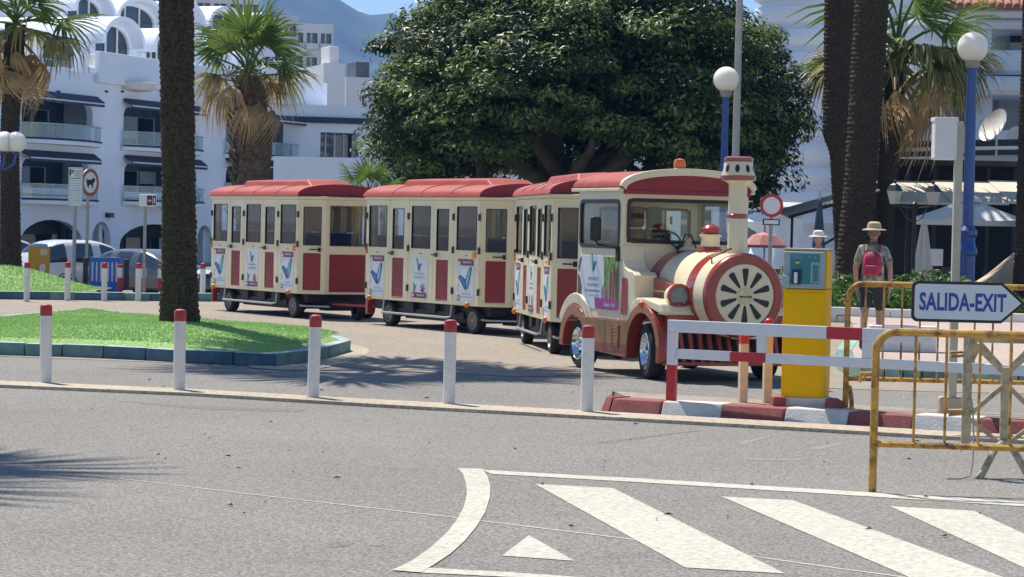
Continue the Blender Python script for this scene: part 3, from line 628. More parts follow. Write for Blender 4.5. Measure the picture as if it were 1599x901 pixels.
    for x in st:
        s_ = .55 if x == -.06 else 1.
        vs += [(x, -y, z0 + z * s_) for y, z in arc]
    m_ = len(arc); b.add(vs, [(i * m_ + k, i * m_ + k + 1, (i + 1) * m_ + k + 1, (i + 1) * m_ + k) for i in range(len(st) - 1) for k in range(m_ - 1)], redroof, True)
    b.add([(-.06, -y, z0 + z * .55) for y, z in arc], [tuple(range(m_))], redroof); b.add([(XF, -y, z0 + z) for y, z in arc], [tuple(range(m_))], maroon)  # front gable's shade painted in as a darker red than the roof
    b.add([(XF, -yw * .98, z0 + .004), (xe + .03, -hy, z0 + .004), (xe + .03, hy, z0 + .004), (XF, yw * .98, z0 + .004)], [(0, 1, 2, 3)], redroof)
    rf = b.build('roof', t)
    b = MB()
    for x in (.92, 1.86, 2.78):
        b.tube([(x, -y, z0 + z + .004) for y, z in arc[1:-1]], .009, redroof, 6)
    b.build('roof_seams', rf)
    b = MB(); zc = z0 + .17; hwc = .44; x0, x1 = .55, 3.05
    low = [(x0 - .12, -hwc), (x1 + .45, -hwc), (x1 + .45, hwc), (x0 - .12, hwc)]; mid = [(x0 + .06, -hwc + .07), (x1 + .05, -hwc + .07), (x1 + .05, hwc - .07), (x0 + .06, hwc - .07)]
    vs = [(x, y, zc - .06) for x, y in low] + [(x, y, zc + .105) for x, y in mid] + [(x0 + .2, -.0, zc + .13), (x1 - .1, 0, zc + .13)]
    b.add(vs, [(0, 1, 5, 4), (1, 2, 6, 5), (2, 3, 7, 6), (3, 0, 4, 7), (4, 5, 9, 8), (5, 6, 9), (6, 7, 8, 9), (7, 4, 8)], redroof); b.build('roof_vent', t, .03)
    # benches and partitions inside
    for x, s_ in ((.08, 1), (1.40, -1), (1.50, 1), (2.72, -1), (2.84, 1)):
        b = MB(); b.box(x if s_ > 0 else x - .36, x + .36 if s_ > 0 else x, -.66, .66, .74, .86, seatblue); b.box(x if s_ > 0 else x - .07, x + .07 if s_ > 0 else x, -.66, .66, .86, 1.42, seatblue)
        b.build('bench', t, .02)
    b = MB()
    for x in (1.45, 2.78):
        for s_ in (-1, 1): b.box(x - .03, x + .03, s_ * .40 - .28, s_ * .40 + .28, 1.43, 1.93, taupe)
    for x in (.10, 3.56):
        for s_ in (-1, 1): b.box(x - .05, x + .05, s_ * .66 - .04, s_ * .66 + .04, .45, 1.96, taupe)
    b.build('partition', t, .01)
    return t
wl_ = ['rearmost wagon, beside the big palm trunk, with an orange beacon on its roof', 'middle wagon of the red and cream train, in front of the big fig tree', 'front wagon, seen almost end-on and half hidden behind the engine']
w0 = make_wagon(wl_[0])
for i, (x, y, th) in enumerate([(-5.345, 45.39, .522), (-2.328, 40.64, .536), (.033, 35.79, .126)]):
    p = Vector((x + WW / 2 * math.cos(th), y + WW / 2 * math.sin(th), .004)); rz = th - math.pi / 2
    o = w0 if i == 0 else dup(w0, p, rz, wl_[i]); o.location = p; o.rotation_euler = (0, 0, rz)
b = MB(); b.lathe([(.07, 0), (.07, .02), (.055, .04), (.055, .08), (.035, .115), (0, .125)], amber, 16); o = b.build('roof_beacon', w0); o.location = (.42, .3, 2.20)

# engine: x forward from the front axle, near side at -y
def make_engine():
    th = R(20); e = thing('tourist_train_engine', 'red and cream tourist train engine shaped like a steam locomotive', 'engine', (2.143, 27.67, .004), th - math.pi / 2)
    HW = .76; T1 = lambda u, v, z: (u, -HW + v, z); T2 = lambda u, v, z: (u, HW - v, z)
    for sg, TT in ((1, T1), (-1, T2)):
        b = MB(); b.panel(-2.0, -.70, .6, 2.03, [(-1.93, -.78, 1.40, 1.905)], 0, .04, cream, TT)
        b.ext([(-.70, .6), (-.60, .6), (-.30, .6), (-.30, 1.10), (-.36, 1.135), (-.48, 1.14), (-.60, 1.18), (-.66, 1.26), (-.69, 1.42), (-.70, 1.42)], 0, .26, cream, TT)
        o = b.build('cab_side', e, .012)
        b = MB(); b.rring(-1.95, -.76, 1.38, 1.925, .09, .045, -.012, .02, black, TT); b.build('window_frame', o)
        b = MB(); b.box(-1.93, -.78, .01, .016, 1.40, 1.905, cabglass, TT); b.build('pane', o)
        b = MB(); b.rring(-.655, -.50, .66, 1.07, .035, .012, -.008, 0, redpaint, TT); b.box(-.645, -.51, -.006, 0, .67, 1.06, redp, TT); b.build('side_inset', o)
        b = MB(); X0, X1, Z0, Z1 = -1.965, -.745, .70, 1.29
        b.box(X0, X1, -.005, 0, Z0, Z1, paperw, TT)
        b.flat([(X0, Z0 + .1), (X0 + .11, Z0 + .08), (X0 + .12, Z0 + .24), (X0 + .06, Z0 + .34), (X0, Z0 + .38)], -.007, inkbrown, TT)
        b.flat([(X0 + .0, Z1 - .14), (X0 + .05, Z1 - .04), (X0 + .12, Z1 - .01), (X0 + .07, Z1 - .1), (X0 + .03, Z1 - .19)], -.007, inkmar, TT)
        wing(b, TT, -.007, X0 + .47, Z1 - .11, .16, -1)
        dashes(b, TT, -.007, X0 + .46, Z1 - .27, .30, .035, inkgrey, 3); dashes(b, TT, -.007, X0 + .46, Z1 - .34, .34, .035, inkgrey, 8); dashes(b, TT, -.007, X0 + .44, Z1 - .40, .44, .02, inkpink, 2); dashes(b, TT, -.007, X0 + .5, Z1 - .45, .30, .014, inkgrey, 6)
        b.flat([(X0 + .77, Z1), (X1, Z1), (X1, Z0 + .02), (X0 + .74, Z0 + .02), (X0 + .79, Z0 + .28)], -.006, inkfol, TT)
        b.flat([(X0 + .93, Z0 + .06), (X0 + .90, Z0 + .25), (X0 + .97, Z0 + .44), (X0 + 1.05, Z0 + .47), (X0 + 1.11, Z0 + .38), (X0 + 1.13, Z0 + .1)], -.008, inkskin, TT)
        for k, x in enumerate((.98, 1.06, 1.14, 1.18)):
            b.flat([(X0 + x, Z0 + .08), (X0 + x + .035, Z0 + .08), (X0 + x + .045, Z0 + .36 + .04 * k), (X0 + x + .02, Z0 + .48), (X0 + x - .02, Z0 + .40)], -.010, inkbrown, TT)
        b.flat([(X0 + .80 + .07 * math.cos(q), Z0 + .17 + .11 * math.sin(q)) for q in np.linspace(0, 6, 10)], -.010, inkpink, TT)
        b.flat([(X0 + .56, Z0), (X1, Z0), (X1, Z0 + .115), (X0 + .52, Z0 + .125)], -.012, inkmag, TT)
        b.text('Butterfly Park', .06, paperw, TT, -.014, X1 - .25, Z0 + .05, .9, .012)
        b.build('poster', o)
        # side skirt with the two wheel arches
        def arc(cx, cz, r, a, c, n=14): return [(cx + r * math.cos(R(a + (c - a) * k / n)), cz + r * math.sin(R(a + (c - a) * k / n))) for k in range(n + 1)]
        rear = arc(-1.99, .28, .45, 183, 46); fro = arc(0, .30, .50, 143, 8)
        ptsk = rear + [(-1.62, .6), (-.45, .6)] + fro + [(.49, .19), (.405, .19)] + arc(0, .30, .405, -8, 188) + [(-.42, .20), (-1.0, .22), (-1.6, .24)] + arc(-1.99, .28, .33, -6, 186) + [(-2.44, .25)]
        b = MB(); b.ext(ptsk, -.04, .10, redpaint, TT); o = b.build('skirt', e, .01)
        b = MB()
        for k in range(6): b.box(-.80, -.63, -.052, -.038, .315 + k * .038, .337 + k * .038, redpaint, TT)
        b.rring(-.82, -.61, .295, .545, .01, .012, -.048, -.038, redpaint, TT); b.build('louvre', o, .003)
        b = MB(); b.box(-1.20, -1.02, -.044, -.001, .23, .595, redpaint, TT); b.build('skirt_seam', o, .01)
        b = MB(); pr = arc(-1.99, .28, .58, 150, 25) + arc(-1.99, .28, .452, 30, 150); b.ext(pr, -.03, .0, cream, TT); b.build('rear_fairing', e, .015)
        # front wing: cream top over the wheel, amber side lamp
        top = [(-.40, .66), (-.33, .80), (-.22, .86), (.0, .87), (.44, .82), (.49, .74)]
        b = MB(); b.ext(top + [(.49, .70), (.0, .80), (-.3, .70)], -.02, .34, cream, TT); b.build('front_wing', e, .02)
        b = MB(); b.sphere(TT(-.02, -.045, .80), .045, amber, 12, 8, (1, .6, .8)); b.build('side_lamp', e)
        # red boiler side box
        b = MB(); b.ext([(-.30, .86), (.20, .86), (.20, .98), (.14, 1.02), (-.30, 1.08)], .22, .46, redpaint, TT); b.ext([(-.30, .60), (.30, .60), (.30, .85), (-.30, .85)], .30, .50, redpaint, TT); b.box(-.30, .18, .212, .222, .93, .945, cream, TT); b.build('boiler_side_box', e, .015)
        # wheels
        wheel_parts(e, TT(-1.99, .10, .28), .28, .17, chrome, -sg, 1); wheel_parts(e, TT(0, .10, .30), .30, .18, chrome, -sg, 1, R(-9))
        # headlight on a red stem
        b = MB(); c = TT(.40, .20, .90); TH = lambda x, y, z: (c[0] + z, c[1] + x, c[2] + y)
        b.lathe([(0, -.17), (.06, -.165), (.105, -.12), (.125, -.04), (.128, .03), (.122, .045)], cream, 28, TH); h = b.build('headlight', e)
        b = MB(); b.lathe([(.129, .01), (.136, .03), (.134, .058), (.103, .060), (.099, .03)], redpaint, 28, TH); b.build('headlight_ring', h)
        b = MB(); b.lathe([(.101, .035), (.06, .028), (0, .02)], mat('lamp_reflector', (.30, .34, .36), .25, .4), 24, TH); b.lathe([(.100, .046), (.07, .058), (0, .066)], cabglass, 24, TH); b.build('headlight_lens', h)
        b = MB(); b.lathe([(.075, .83), (.05, .86), (.03, .80)], redpaint, 16, lambda x, y, z: (c[0] + x, c[1] + y, z - .02)); b.build('headlight_stem', h)
    # cab front and rear with windows
    for x, nm, s_ in ((-.70, 'cab_front', 1), (-2.0, 'cab_rear', -1)):
        TE = (lambda u, v, z: (-.70 - v, u, z)) if s_ == 1 else (lambda u, v, z: (-2.0 + v, u, z))
        hw = HW - .042
        holes = [(-.695, .695, 1.455, 1.93)] if s_ == 1 else [(-.52, .10, 1.30, 1.85), (.20, .62, 1.30, 1.85)]
        b = MB(); b.panel(-hw, hw, .6, 2.03, holes, 0.003, .04, cream, TE); o = b.build(nm, e, .008)
        for h in holes:
            b = MB(); b.rring(h[0] - .01, h[1] + .01, h[2] - .01, h[3] + .01, .085, .04, -.01, .03, black, TE); b.build('window_frame', o)
            b = MB(); b.box(h[0], h[1], .012, .018, h[2], h[3], cabglass, TE); b.build('windscreen' if s_ == 1 else 'pane', o)
        if s_ == 1:
            b = MB(); b.tube([(-.675, -.10, 1.40), (-.67, -.22, 1.47), (-.67, -.62, 1.49)], .009, black, 6); b.tube([(-.675, -.12, 1.39), (-.66, -.05, 1.44)], .02, black, 6); b.build('wiper', o)
    # roof: barrel with cream front band and red gable
    yw = .80; arcs = [(yw * math.cos(math.pi * k / 24), .20 * math.sin(math.pi * k / 24) ** .9) for k in range(25)]; m_ = 25; z0 = 2.032
    b = MB(); vs = []
    for x in (-2.10, -1.7, -1.2, -.66): vs += [(x, -y, z0 + z + .03) for y, z in arcs]
    for x in (-.66, -2.10): vs += [(x, -y * .98, z0 + z * .95) for y, z in arcs]
    q = len(vs) // m_; b.add(vs, [(i * m_ + k, i * m_ + k + 1, (i + 1) * m_ + k + 1, (i + 1) * m_ + k) for i in (0, 1, 2, 4) for k in range(m_ - 1)], redroof, True); rf = b.build('roof', e)
    b = MB(); vs = [(x, -y * k_, z0 + z * kz + dz) for x in (-.60, -.68) for k_, kz, dz in ((1.015, 1.03, .04), (.95, .86, -.005)) for y, z in arcs]
    f_ = []
    for k in range(m_ - 1): f_ += [(k, k + 1, m_ + k + 1, m_ + k), (2 * m_ + k, 3 * m_ + k, 3 * m_ + k + 1, 2 * m_ + k + 1), (k, 2 * m_ + k, 2 * m_ + k + 1, k + 1), (m_ + k, m_ + k + 1, 3 * m_ + k + 1, 3 * m_ + k)]
    b.add(vs, f_, cream); b.build('roof_band', rf, .008)
    b = MB(); b.ext([(-y * .955, z0 + z * .87 - .0) for y, z in arcs] , -.64, -.70, maroon, lambda u, v, z: (v, u, z)); b.box(-.70, -.635, -.75, .75, 1.985, z0 - .001, maroon); b.build('gable', rf, .004)
    b = MB()
    for s_ in (-1, 1): b.box(-2.10, -.66, s_ * .79 - .03, s_ * .79 + .03, 2.01, 2.05, cream)
    b.build('roof_gutter', rf, .008)
    b = MB(); b.lathe([(.075, 0), (.08, .03), (.065, .045)], black, 18); b.lathe([(.065, .045), (.068, .10), (.055, .135), (0, .15)], amber, 18); o = b.build('roof_beacon', rf); o.location = (-.95, .02, 2.25)
    # boiler with painted bands and spoked front disc
    TX = lambda x, y, z: (z, x, .925 + y)
    b = MB(); b.lathe([(.462, -.72), (.462, -.42)], redpaint, 56, TX); b.lathe([(.460, -.42), (.455, .36)], cream, 56, TX); b.lathe([(.458, .36), (.456, .55)], redpaint, 56, TX); b.lathe([(.453, .55), (.448, .80)], cream, 56, TX); bo = b.build('boiler', e)
    b = MB(); b.lathe([(.448, .79), (.452, .82), (.446, .865), (.43, .885), (.345, .885), (.335, .87)], redpaint, 64, TX); b.build('front_ring', bo)
    b = MB(); b.lathe([(.338, .868), (.33, .876), (.0, .880)], cream, 48, TX); fd = b.build('front_disc', bo)
    for k in range(10):
        q = R(90 + 36 * k); c_, s_ = math.cos(q), math.sin(q); rad = [(.105, -.012), (.105, .012), (.27, .035), (.285, .028), (.29, 0), (.285, -.028), (.27, -.035)]
        b = MB(); b.add([TX(r_ * c_ - w_ * s_, r_ * s_ + w_ * c_, zz) for zz in (.884, .8765) for r_, w_ in rad], [tuple(range(7)), tuple(range(7, 14))] + [(i, (i + 1) % 7, 7 + (i + 1) % 7, 7 + i) for i in range(7)], black); b.build('slot', fd)
    b = MB(); b.lathe([(.088, .879), (.085, .892), (.06, .897), (0, .898)], mat('badge_cream', (.62, .56, .36), .3, .2), 28, TX); bd = b.build('badge', fd)
    b = MB(); TB = lambda u, v, z: (.8995 + v, u, z); b.ext([(-.045, .94), (.0, .985), (.045, .94), (.02, .942), (0, .962), (-.02, .942)], 0, .002, inkyel, TB); b.box(-.066, .066, 0, .003, .905, .926, black, TB); b.text('Dotto', .018, inkyel, TB, .004, 0, .915, 1.3, .01); b.build('badge_lettering', bd)
    b = MB(); b.tube([(.68, -.30, 1.26), (.70, -.31, 1.32), (.70, -.12, 1.41), (.66, .05, 1.44)], .009, black, 6); b.tube([(.3, -.20, 1.37), (.66, -.10, 1.40)], .008, redpaint, 6); b.build('hand_rail', bo)
    # chimney, dome, bell
    def at_top(name, x, prof, mats, parent=None, y=0):
        b = MB()
        for (p, m_) in zip(prof, mats): b.lathe(p, m_, 32)
        o = b.build(name, parent or e); o.location = (x, y, 0); return o
    ch = at_top('chimney', .64, [[(.098, 1.34), (.098, 2.09), (.12, 2.115), (.165, 2.135)]], [cream])
    at_top('chimney_ring', .0, [[(.099, 1.735), (.112, 1.745), (.112, 1.775), (.099, 1.785)], [(.165, 2.135), (.188, 2.14), (.188, 2.185), (.178, 2.19)], [(.14, 2.335), (.157, 2.34), (.157, 2.375), (.12, 2.39), (0, 2.392)]], [redpaint] * 3, ch)
    cr = at_top('chimney_crown', .0, [[(.178, 2.19), (.150, 2.335)]], [cream], ch)
    for k in range(9):
        q = 2 * math.pi * k / 9 + .2; c_, s_ = math.cos(q), math.sin(q); b = MB(); vs = []
        for j in range(12):
            a = 2 * math.pi * j / 12; u, z = .024 * math.cos(a), 2.262 + .042 * math.sin(a); r_ = .178 - (z - 2.19) * .193 + .003; vs.append((r_ * c_ - u * s_, r_ * s_ + u * c_, z))
        b.add(vs, [tuple(range(12))], black); b.build('crown_window', cr)
    at_top('steam_dome', -.03, [[(.135, 1.36), (.13, 1.40), (.105, 1.43)], [(.102, 1.425), (.102, 1.53), (.12, 1.54), (.12, 1.56), (.085, 1.565)], [(.085, 1.565), (.10, 1.58), (.105, 1.62), (.08, 1.65), (.03, 1.672), (0, 1.675)]], [redpaint, cream, redpaint])
    b = MB(); b.lathe([(.055, 0), (.05, .012), (.036, .06), (.028, .09), (0, .1)], mat('brass', (.62, .50, .28), .35, .8), 18); b.tube([(0, -.10, -.02), (0, -.035, .13), (0, .035, .13), (0, .10, -.02)], .009, black, 6); o = b.build('bell', e); o.location = (-.42, -.09, 1.42)
    # front apron with pilot bars, number plate
    b = MB(); b.box(.40, .49, -.70, .70, .56, .70, redpaint); b.box(.30, .48, -.74, .74, .70, .73, cream); ap = b.build('apron', e, .01)
    b = MB(); b.box(.36, .40, -.68, .68, .18, .56, black); b.box(-.72, .60, -.30, .30, .60, .72, chass); b.box(-1.9, .3, -.55, .55, .25, .45, chass); b.build('under_frame', e)
    for k in range(13):
        y = -.66 + k * .11; b = MB(); b.add([(.42, y - .022, .56), (.42, y + .022, .56), (.50, y + .04, .21), (.50, y - .004, .21), (.46, y - .022, .56), (.46, y + .022, .56), (.55, y + .04, .21), (.55, y - .004, .21)], [(0, 1, 2, 3), (4, 7, 6, 5), (0, 4, 5, 1), (1, 5, 6, 2), (2, 6, 7, 3), (3, 7, 4, 0)], redpaint); b.build('pilot_bar', ap, .004)
    b = MB(); b.box(.44, .56, -.74, .74, .17, .212, redpaint); b.build('pilot_rail', ap, .008)
    for s_ in (-1, 1):
        b = MB(); b.lathe([(.034, .489), (.034, .505), (.02, .515), (0, .517)], amber, 14, lambda x, y, z: (z, s_ * .63 + x, .635 + y)); b.build('indicator', ap)
    b = MB(); b.box(.575, .583, .0, .34, .46, .60, white); b.box(.50, .575, .06, .10, .5, .55, black); b.box(.50, .575, .24, .28, .5, .55, black); pl = b.build('number_plate', e)
    b = MB(); dashes(b, lambda u, v, z: (.5845 - v, u, z), 0, .17, .50, .24, .055, inkgrey, 12); b.build('plate_print', pl)
    # cab interior: seat, wheel, dashboard, bulkhead
    b = MB(); b.box(-1.75, -1.25, -.35, .15, .75, .95, black); b.box(-1.70, -1.52, -.40, .20, .95, 1.60, black); b.box(-1.68, -1.56, -.30, -.115, 1.62, 1.86, black); b.box(-1.68, -1.56, -.085, .10, 1.62, 1.86, black); b.build('driver_seat', e, .04)
    b = MB(); b.box(-.95, -.745, -.70, .70, .9, 1.40, black); b.build('dashboard', e, .03)
    b = MB(); b.tube([(-1.05 + .07 * math.cos(q), -.1 + .19 * math.sin(q), 1.44 + .14 * math.cos(q)) for q in np.linspace(0, 2 * math.pi, 25)], .014, black, 6); b.tube([(-.9, -.1, 1.3), (-1.05, -.1, 1.44)], .03, black); b.build('steering_wheel', e)
    b = MB(); b.box(-1.98, -.72, -.70, .70, .60, .66, chass); b.build('cab_floor', e)
    # door mirror
    b = MB(); b.box(-.92, -.86, -1.06, -.93, 1.46, 1.73, black); mm = b.build('door_mirror', e, .035)
    b = MB(); b.tube([(-.89, -1.0, 1.47), (-.86, -.97, 1.42), (-.78, -.80, 1.40), (-.76, -.77, 1.30)], .014, black, 6); b.box(-.80, -.74, -.79, -.755, 1.24, 1.40, black); b.build('mirror_arm', mm)
    return e
make_engine()

# ------------------------------------------------------------------ white apartment building on the left (facade receding to the right)
FA = R(69); FE_ = Vector((math.cos(FA), math.sin(FA), 0)); FN = Vector((math.sin(FA), -math.cos(FA), 0))      # along / outward
FO = at(90, 338, 127.0); FO.z = 0
bl = thing('apartment_building', 'long white apartment building with awnings, glass balconies and barrel-vaulted roofs behind the parked cars', 'building', FO, FA)
def fp(px, py, off=0.):                                 # photo point -> (u, z) on the facade plane (off = metres behind it)
    d = ray(px, py); o = FO - FN * off - Vector((0, 0, HC)); k = o.dot(FN) / d.dot(FN); p = d * k + Vector((0, 0, HC)) - FO
    return p.dot(FE_), p.z
TF = lambda u, v, z: (u, v, z)                          # local: x along facade, y behind it, z up
def frect(x0, y0, x1, y1, off=0.):
    a, b_ = fp(x0, y1, off), fp(x1, y0, off); c, d = fp(x0, y0, off), fp(x1, y1, off)
    return a[0], b_[0], (a[1] + d[1]) / 2, (c[1] + b_[1]) / 2
U0, U1 = fp(-160, 300)[0], fp(500, 300)[0]; ZG = -1.0; ZP = frect(0, 106, 147, 150)[3]
opens = [('o', frect(33, 158, 145, 216)), ('o', frect(192, 172, 306, 229)), ('o', frect(352, 188, 457, 241)), ('o', frect(-110, 145, -5, 205)),
         ('o', frect(33, 250, 140, 309)), ('o', frect(193, 258, 307, 312)), ('o', frect(352, 262, 458, 306)), ('o', frect(-110, 243, -5, 300))]
arch = [frect(31, 343, 129, 430), frect(143, 346, 173, 430), frect(186, 350, 297, 430), frect(307, 352, 331, 430), frect(345, 356, 440, 430), frect(-110, 340, -5, 430)]
arch = [(a, b_, ZG - .0, d) for a, b_, c, d in arch]
b = MB(); b.panel(U0, U1, ZG, ZP, [o for _, o in opens] + [(a, c, ZG - .1, d) for a, c, _, d in arch], 0, .35, stuc, TF)
for a, c, _, d in arch:                                 # arched heads
    hw = (c - a) / 2; rise = min(hw, 1.1); n_ = 12; L = [(a + hw + hw * math.cos(math.pi * k / n_), d - rise + rise * math.sin(math.pi * k / n_)) for k in range(n_ + 1)]
    h_ = n_ // 2; b.ext(L[:h_ + 1] + [(c, d)], .002, .348, stuc, TF); b.ext(L[h_:] + [(a, d)], .002, .348, stuc, TF)
for _, (a, c, z0, z1) in opens:                         # rounded corners of the terraces
    r_ = .55
    for cx, s_ in ((a, 1), (c, -1)):
        b.ext([(cx, z1)] + [(cx + s_ * (r_ - r_ * math.sin(q)), z1 - (r_ - r_ * math.cos(q))) for q in np.linspace(0, math.pi / 2, 7)], .002, .348, stuc, TF)
b.build('facade', bl)
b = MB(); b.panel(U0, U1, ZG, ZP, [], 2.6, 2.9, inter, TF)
for z in {round(o[2], 1) for _, o in opens}: b.box(U0, U1, .36, 2.59, z - .30, z - .02, stuc, TF)
for u in (fp(-4, 300)[0] + .6, fp(168, 300)[0], fp(330, 300)[0], fp(478, 300)[0]): b.box(u - .15, u + .15, .36, 2.59, ZG, ZP, stuc, TF)
b.box(U0, U1, .36, 12, ZP - .35, ZP - .05, stuc, TF); b.box(U0, U1, 3.0, 12, ZG, ZP - .36, stuc, TF); b.build('rear_walls', bl)
rn = random.Random(5)
for i, (_, (a, c, z0, z1)) in enumerate(opens):         # terrace glazing, blinds, balcony glass, awning
    k = 4; w_ = (c - a - .3) / k
    for j in range(k): b = MB(); b.rring(a + .15 + j * w_, a + .15 + (j + 1) * w_, z0 + .06, z1 - .3, .02, .10, 2.45, 2.53, white, TF); b.build('terrace_window', bl)
    b = MB(); b.box(a + .15, c - .15, 2.535, 2.55, z0 + .06, z1 - .3, darkglass, TF); b.build('pane', bl)
    for j in range(k):
        if rn.random() < .6: b = MB(); b.box(a + .22 + j * w_, a + .08 + (j + 1) * w_, 2.40, 2.44, z0 + rn.uniform(.1, .9), z1 - .3, blind, TF); b.build('blind', bl)
    b = MB(); n_ = 14; L = [(a - .25 + (c - a + .7) * t, -.18 - 1.0 * math.sin(math.pi * t) ** .6) for t in np.linspace(0, 1, n_ + 1)]
    zb, zt = z0 - .12, z0 + .62
    b.add([TF(x, y, z) for z in (zb, zt) for x, y in L], [(j, j + 1, n_ + 2 + j, n_ + 1 + j) for j in range(n_)], blueglass, True); b.build('balcony_glass', bl)
    b = MB(); b.ext(L + [(c + .4, -.02), (a - .25, -.02)], zb - .22, zb - .01, stuc, lambda u, v, z: (u, z, v)); b.build('balcony_slab', bl, .03)
    b = MB(); b.tube([TF(x, y, zt + .02) for x, y in L], .035, steel, 6); b.tube([TF(x, y, zb + .03) for x, y in L], .05, navy, 6)
    for j in range(0, n_ + 1, 3): b.tube([TF(L[j][0], L[j][1], zb), TF(L[j][0], L[j][1], zt)], .025, steel, 6)
    b.build('balcony_rail', bl)
    if i != 3 and i != 7:
        b = MB(); e_ = -.55 if i % 4 != 2 else -.8
        b.add([TF(x, y, z) for x in (a - .1, c + .25) for y, z in ((-.02, z1 + .33), (-.12, z1 + .42), (e_, z1 + .12), (e_, z1 - .12), (e_ + .04, z1 - .12), (e_ + .04, z1 + .07), (-.05, z1 + .27))], [(0, 1, 8, 7), (1, 2, 9, 8), (2, 3, 10, 9), (3, 4, 11, 10), (4, 5, 12, 11), (5, 6, 13, 12), (6, 0, 7, 13), (0, 1, 2, 3, 4, 5, 6), (13, 12, 11, 10, 9, 8, 7)], navy)
        b.box(a - .08, c + .23, e_ - .012, e_ - .002, z1 + .0, z1 + .07, stripe, TF); b.build('awning', bl)
b = MB()
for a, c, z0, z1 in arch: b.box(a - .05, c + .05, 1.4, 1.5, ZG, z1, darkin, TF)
b.build('shopfront', bl)
for a, c, z0, z1 in arch:
    if c - a > 4:
        for j in range(3):
            u = a + (c - a) * (j + .5) / 3; b = MB(); b.rring(u - .9, u + .9, ZG, z1 - .7, .03, .08, 1.3, 1.39, black, TF); b.box(u - .85, u + .85, 1.36, 1.37, ZG, z1 - .75, darkglass, TF); b.build('shop_window', bl)
b = MB()
for px in (165, 190, 250, 90, 330, 480): u, z = fp(px, 143); b.box(u - .1, u + .1, -.1, -.01, z - .05, z + .05, black, TF)
b.build('spotlights', bl)['kind'] = 'stuff'
b = MB(); u, z = fp(168, 336); b.box(u - .25, u + .25, -.25, -.01, z - .12, z + .12, black, TF); b.build('wall_lamp', bl)
# parapet blocks, terrace clutter
b = MB(); a, c, z0, z1 = frect(147, 107, 505, 118); b.box(a, c, -.30, -.01, z0 - 1.2, z1, stuc, TF); b.build('parapet', bl, .05)
b = MB(); a, c, z0, z1 = frect(212, 130, 258, 141, -1.0); b.lathe([(.1, z0 - .1), (1.2, z0 + .0), (1.55, z1), (1.5, z1 + .04), (.1, z1 + .05)], canvasw, 20, lambda x, y, z: TF((a + c) / 2 + x, -.1 + y * .6, z)); b.build('planter_bowl', bl)
b = MB(); a, c, z0, z1 = frect(147, 86, 175, 107, .6); b.box(a, c, .6, 1.0, z0, z1, canvasw, TF); b.build('cushion', bl, .12)
# vaulted penthouse tiers
def vault_tier(off, cols, ztop, depth, base_px):
    zb = base_px
    for (x0, ysp, x1, yt) in cols:
        a, s0 = fp(x0, ysp, off); c, s1 = fp(x1, ysp, off); sp = (s0 + s1) / 2; r_ = fp((x0 + x1) / 2, yt, off)[1] - sp; hw = (c - a) / 2; cx = (a + c) / 2; n_ = 20
        L = lambda k: [(cx + (hw + k) * math.cos(math.pi * j / n_), sp + (r_ + k) * math.sin(math.pi * j / n_)) for j in range(n_ + 1)]
        b = MB(); b.ext(L(.0) + L(-.26)[::-1], off - .75, off + depth, stuc, TF); b.build('roof_vault', bl)
        b = MB(); b.ext(L(-.27) + L(-.52)[::-1], off - .02, off + .2, stuc, TF)
        lo = sp - .75
        b.panel(cx - hw, cx + hw, zb, sp - .02, [(cx - hw + .53, cx + hw - .53, lo, sp - .01)], off, off + .2, stuc, TF); b.build('gable_wall', bl)
        b = MB(); b.ext([(cx + hw - .53, lo + .02)] + L(-.53) + [(cx - hw + .53, lo + .02)], off + .12, off + .14, darkglass, TF); b.build('arched_pane', bl)
        b = MB(); g = hw - .53
        for t in (-.34, .34): zz = sp + (r_ - .53) * math.sqrt(1 - t * t); b.box(cx + g * t - .07, cx + g * t + .07, off + .05, off + .11, lo, zz, white, TF)
        b.box(cx - g, cx + g, off + .06, off + .112, lo + .0, lo + .09, white, TF); b.build('window_bars', bl)
    a = fp(cols[0][0] - 90, 50, off)[0]; c = fp(cols[-1][2] + 10, 50, off)[0]
    b = MB(); b.box(a, c, off + .21, off + depth, zb, zb + 2.2, stuc, TF); b.build('penthouse_wall', bl)
vault_tier(3.0, [(141, 72, 209, 26), (221, 84, 262, 44), (268, 92, 306, 50), (311, 99, 345, 56), (350, 104, 380, 64)], 0, 7, ZP - .2)
vault_tier(9.5, [(98, 22, 164, -16), (167, 32, 247, -4), (252, 40, 306, 2), (309, 46, 372, 10), (376, 54, 430, 20)], 0, 7, ZP + 1.2)
b = MB()
for x0, y0, x1, y1 in ((64, 66, 86, 105), (88, 70, 112, 106), (66, 92, 84, 106)):
    a, c, z0, z1 = frect(x0, y0, x1, y1, 3.0); b.rring(a, c, z0, z1, .03, .12, 2.9, 3.0, white, TF); b.box(a, c, 3.02, 3.04, z0, z1, darkglass, TF)
a, c, z0, z1 = frect(-60, 50, 140, 106, 3.0); b.box(a, c, 3.05, 3.2, ZP - .2, z1, stuc, TF); b.build('terrace_glazing', bl)
